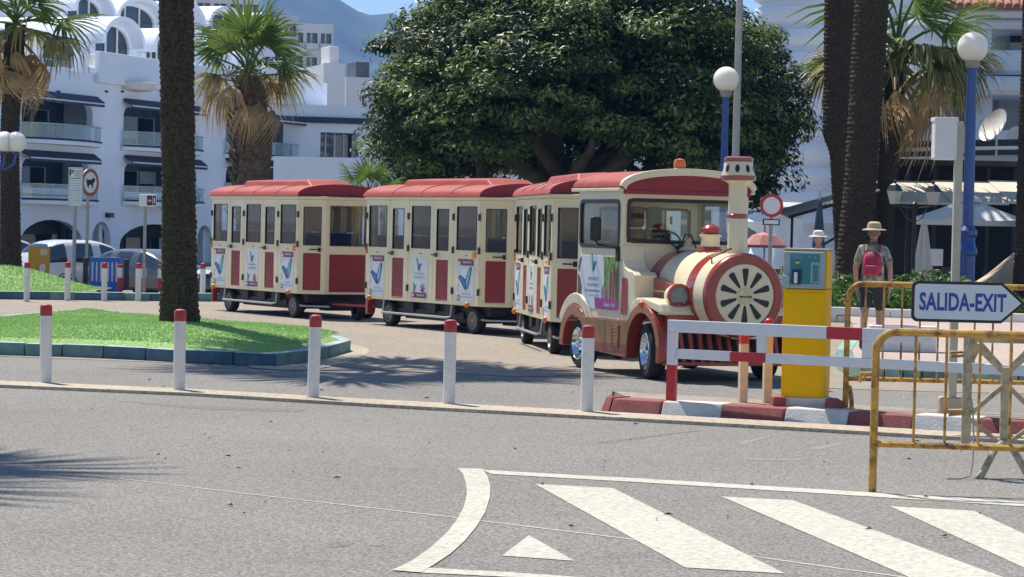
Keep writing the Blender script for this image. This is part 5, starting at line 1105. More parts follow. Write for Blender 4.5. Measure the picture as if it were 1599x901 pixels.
tag(leaves('light_block_leaves', Pi, Ni, .22, [fic1], None, fig, .6), kind='stuff')  # large inner leaves added to block light through the crown
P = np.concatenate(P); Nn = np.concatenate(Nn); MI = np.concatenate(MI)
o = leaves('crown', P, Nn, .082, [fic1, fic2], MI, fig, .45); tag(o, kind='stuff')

# ------------------------------------------------------------------ street furniture
def globe_lamp(label, px, d, ztop, base_z, pole_r, gr, name='street_lamp'):
    p = at(px, 366, d); p.z = base_z; t = thing(name, label, 'street lamp', p, 0, 'blue globe lamps'); h = ztop - base_z
    b = MB(); zc = h - gr * 2
    b.lathe([(pole_r * 2.0, 0), (pole_r * 2.0, .25), (pole_r * 1.55, .32), (pole_r * 1.5, .95), (pole_r * 1.85, 1.0), (pole_r * 1.85, 1.1), (pole_r * 1.45, 1.18), (pole_r * 1.4, 1.35), (pole_r * 1.75, 1.4), (pole_r * 1.75, 1.5), (pole_r * 1.05, 1.6), (pole_r * .92, zc - .14), (pole_r * 1.1, zc - .12)], lampblue, 24); b.build('pole', t)
    b = MB(); b.lathe([(pole_r * 1.0, zc - .12), (gr * .45, zc - .05), (gr * .5, zc + .05), (gr * .42, zc + .06)], conc, 24); b.build('collar', t)
    b = MB(); b.sphere((0, 0, zc + gr), gr, globe, 32, 20); b.build('globe', t)
zt = at(1518, 50, 55).z; globe_lamp('blue lamp post with white globe at the right, before the white balconies', 1511, 55, zt, .24, .115, .33)
zt = at(1131, 104, 60).z; globe_lamp('blue lamp post with white globe in front of the fig tree', 1128, 60, zt, .0, .085, .30)
p = at(-6, 340, 57); p.z = 0; t = thing('twin_globe_lamp', 'twin-globe lamp in front of the left-edge palm', 'street lamp', p)
zg = at(20, 222, 57).z
b = MB(); b.lathe([(.14, 0), (.14, .3), (.07, .4), (.06, zg - .3), (.08, zg - .25)], lampblue, 16); b.build('pole', t)
for s_, px in ((1, 25), (.72, 7)):
    x = (at(px, 222, 57) - p).x; b = MB(); b.tube([(0, 0, zg - .5), (x * .4, 0, zg - .62), (x * .9, 0, zg - .48), (x, 0, zg - .24)], .03, lampblue, 8); b.lathe([(.05, zg - .26), (.11, zg - .21)], lampblue, 14, lambda X, Y, Z: (x + X, Y, Z)); b.build('arm', t)
    b = MB(); b.sphere((x, 0, zg), .235, globe, 24, 16); b.build('globe', t)
# double lantern lamp by the restaurant
p = at(1427, 366, 52); p.z = .24; t = thing('lantern_lamp', 'old-style black lamp with two glass lanterns in front of the cream awning', 'street lamp', p)
zl = at(1427, 322, 52).z - .24; b = MB(); b.lathe([(.16, 0), (.15, .3), (.07, .45), (.045, .6), (.04, zl), (.06, zl + .05), (0, zl + .12)], black, 16); b.build('pole', t)
for s_, px in ((-1, 1397), (1, 1457)):
    x = (at(px, 300, 52) - p).x; b = MB(); b.tube([(0, 0, zl - .05), (x * .5, 0, zl - .02), (x, 0, zl - .0)], .022, black, 8); b.tube([(x * .1, 0, zl - .3), (x * .45, 0, zl - .22), (x * .7, 0, zl - .03)], .015, black, 6); b.build('arm', t)
    b = MB(); b.lathe([(.09, zl + .04), (.155, zl + .30)], mat('lantern_glass', (.55, .55, .48), .2, var=.05), 4, lambda X, Y, Z: (x + X, Y, Z), False); l_ = b.build('lantern', t)
    b = MB(); b.lathe([(.08, zl - .0), (.09, zl + .04)], black, 4, lambda X, Y, Z: (x + X, Y, Z), False); b.build('lantern_base', l_); b = MB(); b.lathe([(.175, zl + .30), (.10, zl + .42), (.03, zl + .46), (.035, zl + .5), (0, zl + .54)], black, 4, lambda X, Y, Z: (x + X, Y, Z), False); b.build('lantern_cap', l_)
# tall pale pole by the fig tree, box pole at the kerb, slim pole at the left
p = at(1146, 360, 62); p.z = 0; t = thing('mast', 'tall pale grey mast rising beside the left globe lamp', 'pole', p); b = MB(); b.lathe([(.1, 0), (.085, 5), (.07, 11)], mat('pale_pole', (.52, .50, .46), .6, var=.1), 16); b.build('shaft', t); b = MB(); b.lathe([(.16, 0), (.16, .12), (.1, .14)], conc, 16); b.build('foot', t)
p = at(1486, 640, 21.5); p.z = .105; t = thing('control_box_pole', 'beige square pole with a white control box at its top, on the kerb', 'pole', p)
zt = at(1495, 190, p.y).z - p.z; polem = mat('beige_pole', (.50, .46, .36), .6, var=.1, dirt=.15)
b = MB(); b.box(-.033, .033, -.033, .033, .1, zt, polem); b.build('shaft', t, .006)
b = MB(); b.box(-.11, .09, -.09, .09, 0, .15, stone); b.build('footing', t, .02)
z0, z1 = at(1478, 250, p.y).z - p.z, at(1478, 187, p.y).z - p.z; x0 = (at(1456, 210, p.y) - p).x
b = MB(); b.box(x0, -.036, -.13, .05, z0, z1, white); o = b.build('box', t, .015); b = MB(); b.box(x0 - .008, -.032, -.145, .06, z1 - .02, z1 + .015, white); b.build('hood', o, .006); b = MB(); b.box(-.035, .055, .034, .06, z1 - .28, z1 - .04, stone); b.build('bracket', o)
# exit sign on the same pole, arrow to the right
p = at(1512, 472, 20.6); sg = thing('exit_sign', 'white arrow sign with blue letters SALIDA-EXIT and black rim', 'sign', p, R(-3)); k_ = 20.6 / FPX
W_, H_, Tp = 176 * k_, 64 * k_, 36 * k_
TS = lambda u, v, z: (u - W_ / 2 + .0, v, z)
def arrow(ins, r_):
    h = H_ / 2 - ins; L = []
    for cx, cz, q0 in ((ins + r_, -h + r_, 180), (ins + r_, h - r_, 90)):
        L += [(cx + r_ * math.cos(R(q0 + (90 if q0 == 180 else 90) * k / 5)), cz + r_ * math.sin(R(q0 + 90 * k / 5))) for k in range(6)]
    L = [(ins + r_ + r_ * math.cos(R(a)), h - r_ + r_ * math.sin(R(a))) for a in range(180, 89, -15)] + [(W_ - Tp - ins * .2, h), (W_ - ins * 1.35, 0), (W_ - Tp - ins * .2, -h)] + [(ins + r_ + r_ * math.cos(R(a)), -h + r_ + r_ * math.sin(R(a))) for a in range(270, 179, -15)]
    return L
signw = mat('sign_white', (.66, .72, .78), .3, var=.03); signb = mat('sign_blue', (.015, .07, .34), .35, var=.08)
b = MB(); b.ext(arrow(0, .05), 0, .022, black, TS); b.build('backing', sg, .004)
b = MB(); b.ext(arrow(.024, .035), -.004, -.0005, signw, TS); b.build('face', sg)
b = MB(); b.text('SALIDA-EXIT', .148, signb, TS, -.006, W_ * .452, .0, .62, .03, 1.02); b.build('lettering', sg)
b = MB(); b.box(-W_ / 2 + .38, -W_ / 2 + .44, .022, .9, -.03, .03, steel); b.build('bracket', sg)

# ticket machine
p = at(1257, 628, 22.05); p.z = .11; mc = thing('ticket_machine', 'yellow car-park ticket machine with grey-blue panel on a white plinth', 'ticket machine', p, R(-15)); u = 22.05 / FPX
b = MB(); b.box(-.21, .21, -.21, .19, 0, .085, kwhite); b.build('plinth', mc, .012)
hT = at(1257, 391, 22.05).z - p.z
b = MB(); b.box(-.185, .185, -.17, .17, .085, hT - .33, yel); b.build('body', mc, .008)
b = MB(); b.box(-.185, .185, -.165, .17, hT - .325, hT, yel); b.box(-.195, .19, -.18, .175, hT, hT + .018, conc); b.build('head', mc, .012)
b = MB(); b.box(-.185, .170, -.215, -.166, hT - .325, hT - .01, greyblue); pn = b.build('panel', mc, .012)
Tm = lambda u_, v, z: (u_, -.217 + v, hT + z)
b = MB(); b.box(-.125, .125, -.004, 0, -.285, -.03, teal, Tm); b.build('face', pn)
b = MB(); b.box(.055, .125, -.008, -.004, -.275, -.10, greyblue, Tm); b.box(.07, .118, -.010, -.008, -.265, -.12, teal, Tm); b.build('keypad', pn)
b = MB(); b.box(-.115, -.02, -.008, -.004, -.075, -.035, mat('print_blue', (.10, .22, .36), .4), Tm); b.flat([(-.09, -.098), (-.03, -.098), (-.06, -.116)], -.008, inkyel, Tm); b.rring(-.105, -.015, -.215, -.155, .004, .012, -.008, -.004, inkyel, Tm); b.flat([(.03, -.05), (.05, -.05), (.04, -.065)], -.008, greyblue, Tm); b.flat([(.08, -.05), (.10, -.05), (.09, -.065)], -.008, greyblue, Tm); b.build('print', pn)['kind'] = 'stuff'
b = MB(); b.box(-.10, -.03, -.03, -.004, -.29, -.165, black, Tm); b.box(-.085, -.055, -.036, -.03, -.28, -.185, paperw, Tm); b.build('ticket_slot', pn, .003)
b = MB(); b.box(-.195, -.12, -.03, 0, -.31, -.215, greyblue, Tm); b.build('reader', pn, .008)
b = MB(); b.box(-.165, .165, -.175, -.1705, .11, hT - .36, yel); b.build('door', mc, .006); 
b = MB(); b.box(.14, .15, -.182, -.175, .6, .64, black); b.build('lock', mc)

# white and red boom with hanging rails
p = at(1050.5, 626, 22.2); p.z = .125; GA = R(-30); gt = thing('barrier_boom', 'white and red double-rail barrier boom in front of the ticket machine', 'barrier', p, GA); k_ = p.y / FPX
zU, zL = at(1050, 509, p.y).z - .125, at(1050, 552, p.y).z - .125
def xx(px, py=530):
    d = ray(px, py); k = d.x / d.y; return (k * p.y - p.x) / (math.cos(GA) - k * math.sin(GA))
whr = mat('boom_white', (.66, .70, .75), .4, var=.04, dirt=.12, dcol=(.4, .4, .4))
def bar(nm, x0, x1, z, h, m, y=0): b = MB(); b.box(x0, x1, y - .025, y + .025, z - h / 2, z + h / 2, m); return b.build(nm, gt, .005)
bar('rail', xx(1043.5), xx(1292), zU, .105, whr); bar('red_band', xx(1292.5), xx(1347), zU, .104, redp); bar('rail', xx(1347.5), xx(1452), zU, .105, whr)
bar('rail', xx(1058), xx(1142), zL, .082, whr); bar('red_band', xx(1142.5), xx(1197), zL, .080, redp); bar('rail', xx(1197.5), xx(1660), zL, .082, whr)
for x0, x1 in ((1183, 1196.5), (1347.5, 1361)):
    b = MB(); b.box(xx(x0), xx(x1), -.02, .02, zL + .042, zU - .053, whr); b.build('strut', gt, .004)
b = MB(); b.box(xx(1043.5), xx(1057.5), -.024, .024, zL - .10, zU - .0535, whr); b.build('end_post', gt, .004)
b = MB(); b.box(xx(1043.5), xx(1057.5), -.0235, .0235, 0, zL - .1005, redp); b.build('red_foot', gt, .004)

# yellow crowd fences
def fence(label, p, rz, L, top, low, bars, r=.025, foot=True, thin=.009):
    t = thing('crowd_fence', label, 'fence', p, rz, 'yellow crowd fences'); b = MB(); c = .13
    b.tube([(0, 0, 0), (0, 0, top - c)] + [(c - c * math.cos(q), 0, top - c + c * math.sin(q)) for q in np.linspace(.2, math.pi / 2, 6)] + [(L * .5, 0, top), (L - c, 0, top)] + [(L - c + c * math.sin(q), 0, top - c + c * math.cos(q)) for q in np.linspace(.2, math.pi / 2, 6)] + [(L, 0, 0)], r, yelrust, 10); b.build('frame', t)
    b = MB(); b.tube([(r, 0, low), (L - r, 0, low)], r * .85, yelrust, 8); b.build('lower_rail', t)
    for x in bars: b = MB(); b.tube([(x, 0, low), (x, 0, top)], thin, yelrust, 6); b.build('bar', t)
    b = MB(); b.tube([(-.02, 0, top * .74), (-.09, 0, top * .74), (-.095, 0, top * .68)], .009, yelrust, 6); b.build('hook', t)
    if foot:
        for x in (.03, L - .03): b = MB(); b.tube([(x, -.26, 0), (x, -.2, .09), (x, -.03, low * .7), (x, .03, low * .7), (x, .2, .09), (x, .26, 0)], r * .8, yelrust, 8); b.build('foot', t)
    return t
p = gnd(1362, 768, 0); rzf = math.atan2(-.28, 2.3); kf_ = p.y / FPX
f1 = fence('rusty yellow crowd fence standing in front, before the exit sign', Vector((p.x, p.y, 0)), rzf, 2.3, 1.0, .30, [.245, .435, .64, .83, 1.03, 1.22, 1.42, 1.62, 1.82, 2.02], foot=False)
p = at(1320, 634, 21.85); p.z = .12; f2 = fence('yellow crowd fence on the kerb behind the boom, in front of the walker', Vector((p.x, p.y, .12)), R(-2), 2.3, at(1340, 443, p.y).z - .12, .25, [.15 + .155 * k for k in range(14)])
# beige lattice barrier behind the front fence
p = gnd(1566, 745, 0); lt = thing('lattice_barrier', 'weathered beige lattice barrier with a Y-shaped foot, tied behind the front yellow fence', 'barrier', Vector((p.x, p.y, 0)), R(-6)); kk = p.y / FPX
zz = lambda py: at(1566, py, p.y).z
zt, zb = zz(527), zz(694); xl = -(1566 - 1507) * kk; xr = -xl
def lb(nm, a, c, w_=.03, d_=.012): 
    b = MB(); A, B_ = Vector(a), Vector(c); t = (B_ - A).normalized(); n_ = Vector((-t.z, 0, t.x)) * w_ / 2
    b.add([v + Vector((0, y, 0)) for y in (-d_, d_) for v in (A + n_, B_ + n_, B_ - n_, A - n_)], [(0, 1, 2, 3), (7, 6, 5, 4), (0, 4, 5, 1), (1, 5, 6, 2), (2, 6, 7, 3), (3, 7, 4, 0)], latt); return b.build(nm, lt, .004)
for x in (xl, xr): lb('side_channel', (x, 0, zb), (x, 0, zt), .062, .02)
lb('top_channel', (xl + .033, 0, zt - .02), (xr - .033, 0, zt - .02), .035, .016)
zm = (zt + zb) / 2
lb('centre_post', (0, 0, .22), (0, 0, zm + .16), .058, .022)
for s_ in (-1, 1):
    lb('diagonal', (s_ * .02, .0, zm + .13), (s_ * (abs(xl) - .03), 0, zt - .04), .035, .017); lb('diagonal', (s_ * .03, .003, zm + .16), (s_ * .17, .003, zt - .045), .03)
    lb('diagonal', (s_ * .02, .0, zm + .03), (s_ * (abs(xl) - .03), 0, zb + .20), .032, .014); lb('diagonal', (s_ * (abs(xl) - .03), .004, zb + .16), (s_ * .03, .004, zb + .01), .03)
    lb('diagonal', (s_ * (abs(xl) - .03), .006, zm + .2), (s_ * .17, .006, zt - .05), .028)
    b = MB(); b.tube([(0, -.02, .235), (s_ * .06, -.05, .19), (s_ * .15, -.16, .03), (s_ * .175, -.17, .0)], .024, latt, 8); b.build('foot', lt)
for z in (zm + .22, zm - .17):
    b = MB(); b.tube([(xl - .12, -.02, z), (xl - .03, -.03, z + .01)], .01, yelrust, 6); b.tube([(xl - .12, -.02, z + .03), (xl - .03, -.03, z + .035)], .01, yelrust, 6); b.build('hinge', lt)['kind'] = 'stuff'
b = MB(); x = xl + .02; b.tube([(x - .02, -.035, zz(530)), (x - .05, -.04, zz(560)), (x - .04, -.03, zz(600)), (x, -.04, zz(625)), (x + .01, -.05, zz(640)), (x + .01, -.12, zz(690)), (x - .01, -.2, .10), (x - .03, -.24, .02), (x - .1, -.26, .008), (x - .19, -.28, .008)], .006, conc, 6); tag(b.build('tie_wire'), 'loose pale wire hanging from the lattice barrier to the road', 'wire'); bpy.data.objects['tie_wire'].location = (p.x, p.y, 0)

# ------------------------------------------------------------------ signs
def disc_sign(name, label, px, py, d, rad, pole_bot_z, yaw, rim, inner, cat='sign', sx=1.):
    c = at(px, py, d); t = thing(name, label, cat, (c.x, c.y, pole_bot_z), yaw); z = c.z - pole_bot_z; T = lambda x, y, zz_: (x * sx, zz_, z + y)
    b = MB(); b.lathe([(0, .0), (rad, .0), (rad, .02), (0, .02)], galv, 36, T); b.build('disc', t)
    b = MB(); b.lathe([(rad * .995, -.0025), (rad * .74, -.0025), (rad * .74, -.0005), (rad * .995, -.0005)], rim, 36, T); b.build('rim', t)
    b = MB(); b.lathe([(0, -.002), (rad * .74, -.002)], inner, 36, T); f_ = b.build('face', t)
    b = MB(); b.tube([(0, .06, 0), (0, .06, z + rad * .6)], .035, galv, 10); b.build('pole', t); return t, z, T
ne, z, T = disc_sign('no_entry_sign', 'round white sign with red rim right of the engine chimney', 1205, 321, 45, .205, 0, 0, redp, paperw)
b = MB(); b.box(-.15, .15, -.01, .01, z - .345, z - .235, black); o = b.build('plate', ne, .02); b = MB(); b.box(-.125, .125, -.014, -.0105, z - .325, z - .255, paperw); b.build('plate_face', o)
wt, z, T = disc_sign('no_animals_sign', 'round red-rimmed sign with a dark animal figure, seen obliquely beside the parking notice', 141, 285, 55, .30, -.2, R(62), mat('worn_red_rim', (.36, .10, .06), .5, var=.2), paperw)
b = MB(); A = [(-.12, -.05), (-.09, -.12), (-.06, -.12), (-.05, -.05), (.05, -.05), (.06, -.12), (.09, -.12), (.10, .0), (.16, .02), (.15, .09), (.08, .10), (.04, .06), (-.12, .06), (-.16, .1)]; b.flat([(x, z + y) for x, y in A], -.006, black); b.build('pictogram', wt)
p = at(118, 292, 54); t = thing('parking_notice', 'tall narrow white parking notice with a P on a grey pole', 'sign', (p.x, p.y, -.2), R(14)); z = p.z + .2; hw, hh = .150, .41
b = MB(); b.box(-hw, hw, 0, .02, z - hh, z + hh, paperw); b.build('board', t, .006)
b = MB(); TN = ID; b.rring(-hw + .012, hw - .012, z - hh + .012, z + hh - .012, .02, .006, -.003, -.0005, black, TN); b.text('P', .13, black, TN, -.004, -.085, z + .30, 1., .02)
for k in range(14): dashes(b, TN, -.004, .04 if k < 3 else 0, z + .33 - k * .052, .14 if k < 3 else .22, .018, inkgrey if k > 3 else black, k + 30)
b.build('print', t)['kind'] = 'stuff'; b = MB(); b.tube([(0, .05, 0), (0, .05, z + hh - .1)], .04, galv, 10); b.build('pole', t)
p = at(231, 313, 53); t = thing('direction_box_sign', 'small white box sign with a red and a black square on a slim pole', 'sign', (p.x, p.y, 0), R(8)); z = p.z
b = MB(); b.box(-.18, .18, 0, .07, z - .125, z + .125, paperw); b.build('box', t, .02); b = MB(); b.box(-.02, .09, -.003, -.0005, z - .10, z + .10, black); b.box(.10, .165, -.003, -.0005, z - .10, z + .10, black); b.build('dark_field', t)
b = MB(); b.flat([(.035 + .045 * math.cos(q), z + .055 * math.sin(q)) for q in np.linspace(0, 6.28, 17)[:-1]], -.005, redp); b.box(-.0, .07, -.008, -.005, z - .008, z + .008, paperw); b.box(.12, .145, -.006, -.003, z - .06, z + .06, paperw); b.build('symbol', t)
b = MB(); b.tube([(-.05, .04, 0), (-.05, .04, z + .1)], .034, galv, 10); b.build('pole', t)
p = at(257, 440, 56); p.z = -.1; t = thing('slim_pole', 'slim pale pole with an orange sleeve, peeking out left of the big palm trunk', 'pole', p); b = MB(); b.tube([(0, 0, 0), (0, 0, 2.3)], .028, galv, 8); b.build('shaft', t); b = MB(); b.lathe([(.06, 0), (.06, 1.02), (.03, 1.06)], mat('orange_sleeve', (.6, .32, .06), .5, var=.1), 12); b.build('sleeve', t)
# bins and plastic barrier
p = at(61, 437, 56); t = thing('clothes_container', 'yellow-orange metal recycling container with stickers behind the far bollards', 'container', p, R(10)); cy = mat('ochre_metal', (.52, .27, .02), .45, var=.1, dirt=.15)
b = MB(); b.ext([(-.24, 0), (.21, 0), (.23, .68), (.24, .72), (-.24, .74)], 0, .5, cy); b.build('body', t, .02)
b = MB(); b.box(.02, .17, -.006, -.0005, .54, .68, mat('sticker_pale', (.6, .5, .3), .5)); b.build('sticker', t); b = MB(); b.flat([(.07 + .065 * math.cos(q), .26 + .085 * math.sin(q)) for q in np.linspace(0, 6.28, 15)[:-1]], -.004, paperw); b.text('5', .09, cy, ID, -.006, .07, .26, 1, .01); b.flat([(.07 + .06 * math.cos(q), .10 + .05 * math.sin(q)) for q in np.linspace(0, 6.28, 13)[:-1]], -.004, redp); b.flat([(-.17 + .06 * math.cos(q), .12 + .07 * math.sin(q)) for q in np.linspace(0, 6.28, 13)[:-1]], -.004, paperw); b.build('stickers', t)['kind'] = 'stuff'
p = at(163, 454, 55); t = thing('plastic_barrier', 'blue plastic road barrier with pale slots between the grey sign poles', 'barrier', p, R(6)); bp_ = mat('blue_plastic', (.02, .12, .48), .4, var=.1, coat=.2)
for x0, x1 in ((-.33, -.02), (.0, .33)):
    hs = [(x0 + .05 + k * .09, x0 + .09 + k * .09, .2, .62) for k in range(3)]
    b = MB(); b.panel(x0, x1, 0, .72, hs, -.05, .05, bp_); b.build('section', t, .015)
    for h in hs: b = MB(); b.box(h[0] + .002, h[1] - .002, -.03, .03, .2, .62, paperw); b.build('slot_plate', t)

# ------------------------------------------------------------------ cars
def make_car(name, label, L, W, prof, glassline, paint, loc, rz, wheels, lights, cat='car'):
    # prof: list of (x, z_sill, z_belt, z_roof, w_sill, w_belt, w_roof)
    t = thing(name, label, cat, loc, rz); n_ = len(prof); rings = []
    for (x, zs, zb, zr, ws, wb, wr) in prof:
        rings.append([(x, s_ * w_, z) for s_, seq in ((1, ((ws * .9, zs), (ws, zs + .12), (wb, (zs + zb) / 2 + .05), (wb * .985, zb), ((wb + wr) / 2, (zb + zr) / 2), (wr, zr - .05), (wr * .8, zr), (0, zr + .015))),) for w_, z in seq] + [(x, -w_, z) for w_, z in ((wr * .8, zr), (wr, zr - .05), ((wb + wr) / 2, (zb + zr) / 2), (wb * .985, zb), (wb, (zs + zb) / 2 + .05), (ws, zs + .12), (ws * .9, zs))])
    k = len(rings[0]); vs = [p_ for r_ in rings for p_ in r_]; b = MB(); b.v = [tuple(p_) for p_ in vs]
    for i in range(n_ - 1):
        for j in range(k - 1):
            f = (i * k + j, i * k + j + 1, (i + 1) * k + j + 1, (i + 1) * k + j); g = (j in (3, 4, 9, 10) and glassline[0] <= i < glassline[1] and (prof[i + 1][0] - prof[i][0]) > .12)
            if (j in (5, 6, 7, 8) and i in glassline[2]): g = True
            b.f.append(f); b.m.append(b.mi(carglass if g else paint)); b.sm.append(True)
        b.f.append((i * k, (i + 1) * k, (i + 1) * k + k - 1, i * k + k - 1)); b.m.append(b.mi(black)); b.sm.append(False)
    for i in (0, n_ - 1): b.f.append(tuple(i * k + j for j in range(k))); b.m.append(b.mi(paint)); b.sm.append(True)
    o = b.build('body', t, sharp=50)
    sub = o.modifiers.new('smooth', 'SUBSURF'); sub.levels = sub.render_levels = 1
    for x in wheels:
        for s_ in (-1, 1):
            wheel_parts(t, (x, s_ * (W / 2 - .09), .33), .33, .21, rimgrey, s_)
            b = MB(); b.lathe([(.40, 0), (.37, 0)], black, 24, lambda X, Y, Z: (x + X, s_ * (W / 2 + .004) + Z, .34 + Y)); b.lathe([(0, 0), (.385, 0)], black, 24, lambda X, Y, Z: (x + X, s_ * (W / 2 - .012), .34 + Y)); b.build('wheel_arch', t)
    for nm, x, y, z, a, c, m_ in lights:
        for s_ in (-1, 1): b = MB(); b.box(x - .03, x + .03, s_ * y - a, s_ * y + a, z - c, z + c, m_); b.build(nm, t, .02)
    return t
carw = mat('car_white', (.74, .75, .76), .22, var=.03, coat=.6); carg = mat('car_charcoal', (.10, .105, .115), .22, var=.1, coat=.7); tail = mat('tail_lamp', (.30, .01, .015), .2); head = mat('head_lamp', (.6, .63, .66), .1, .4)
suv = [(-2.2, .35, .80, .86, .62, .70, .60), (-2.12, .28, .98, 1.02, .82, .84, .70), (-2.02, .28, 1.04, 1.28, .86, .88, .68), (-1.75, .26, 1.05, 1.60, .89, .90, .64), (-1.16, .26, 1.05, 1.683, .90, .91, .64), (-1.11, .26, 1.05, 1.685, .90, .91, .64), (-.22, .26, 1.03, 1.69, .90, .91, .65), (-.16, .26, 1.03, 1.69, .90, .91, .65), (.35, .26, 1.01, 1.60, .90, .91, .64), (.85, .26, .99, 1.28, .90, .91, .66), (1.25, .26, .97, 1.05, .90, .90, .70), (1.8, .28, .88, .94, .87, .87, .66), (2.1, .30, .78, .82, .80, .80, .62), (2.22, .38, .60, .64, .62, .62, .5)]
ls = [('tail_light', -2.10, .66, .98, .16, .06, tail), ('headlight', 2.08, .62, .76, .14, .06, head)]
p = at(140, 452, 76); s1 = make_car('parked_suv', 'white parked SUV seen from its rear corner, behind the yellow container', 4.4, 1.82, suv, (2, 9, {2, 9}), carw, Vector((p.x - .1, 76.5, terrain(p.x, 76.5) + .02)), R(40) - math.pi * 0 , (-1.3, 1.35), ls)
b = MB(); b.box(-2.20, -2.17, -.26, .26, .60, .72, paperw); b.build('number_plate', s1); b = MB(); b.box(-2.21, -2.1, -.8, .8, .34, .52, black); b.build('bumper', s1, .03)
sed = [(x, a, b_ * .93, c * .87, e, f, g) for x, a, b_, c, e, f, g in suv]
p = at(222, 452, 72); s2 = make_car('parked_saloon', 'charcoal parked car with a pale bonnet beside the white SUV', 4.3, 1.76, sed, (2, 9, {2, 9}), carg, Vector((p.x + .2, 74, terrain(p.x, 74) + .02)), R(-38), (-1.3, 1.35), ls)
b = MB(); b.box(1.2, 2.0, -.62, .62, .93, .945, carw); o = b.build('bonnet', s2, .01); o.rotation_euler = (0, R(7), 0); o.location = (.0, 0, .14)
p = at(18, 440, 80); s3 = make_car('parked_hatchback', 'white car almost hidden behind the left-edge palm trunk', 4.2, 1.78, suv, (2, 9, {2, 9}), carw, Vector((p.x - .3, 81, terrain(p.x, 81) + .02)), R(40), (-1.3, 1.35), ls)

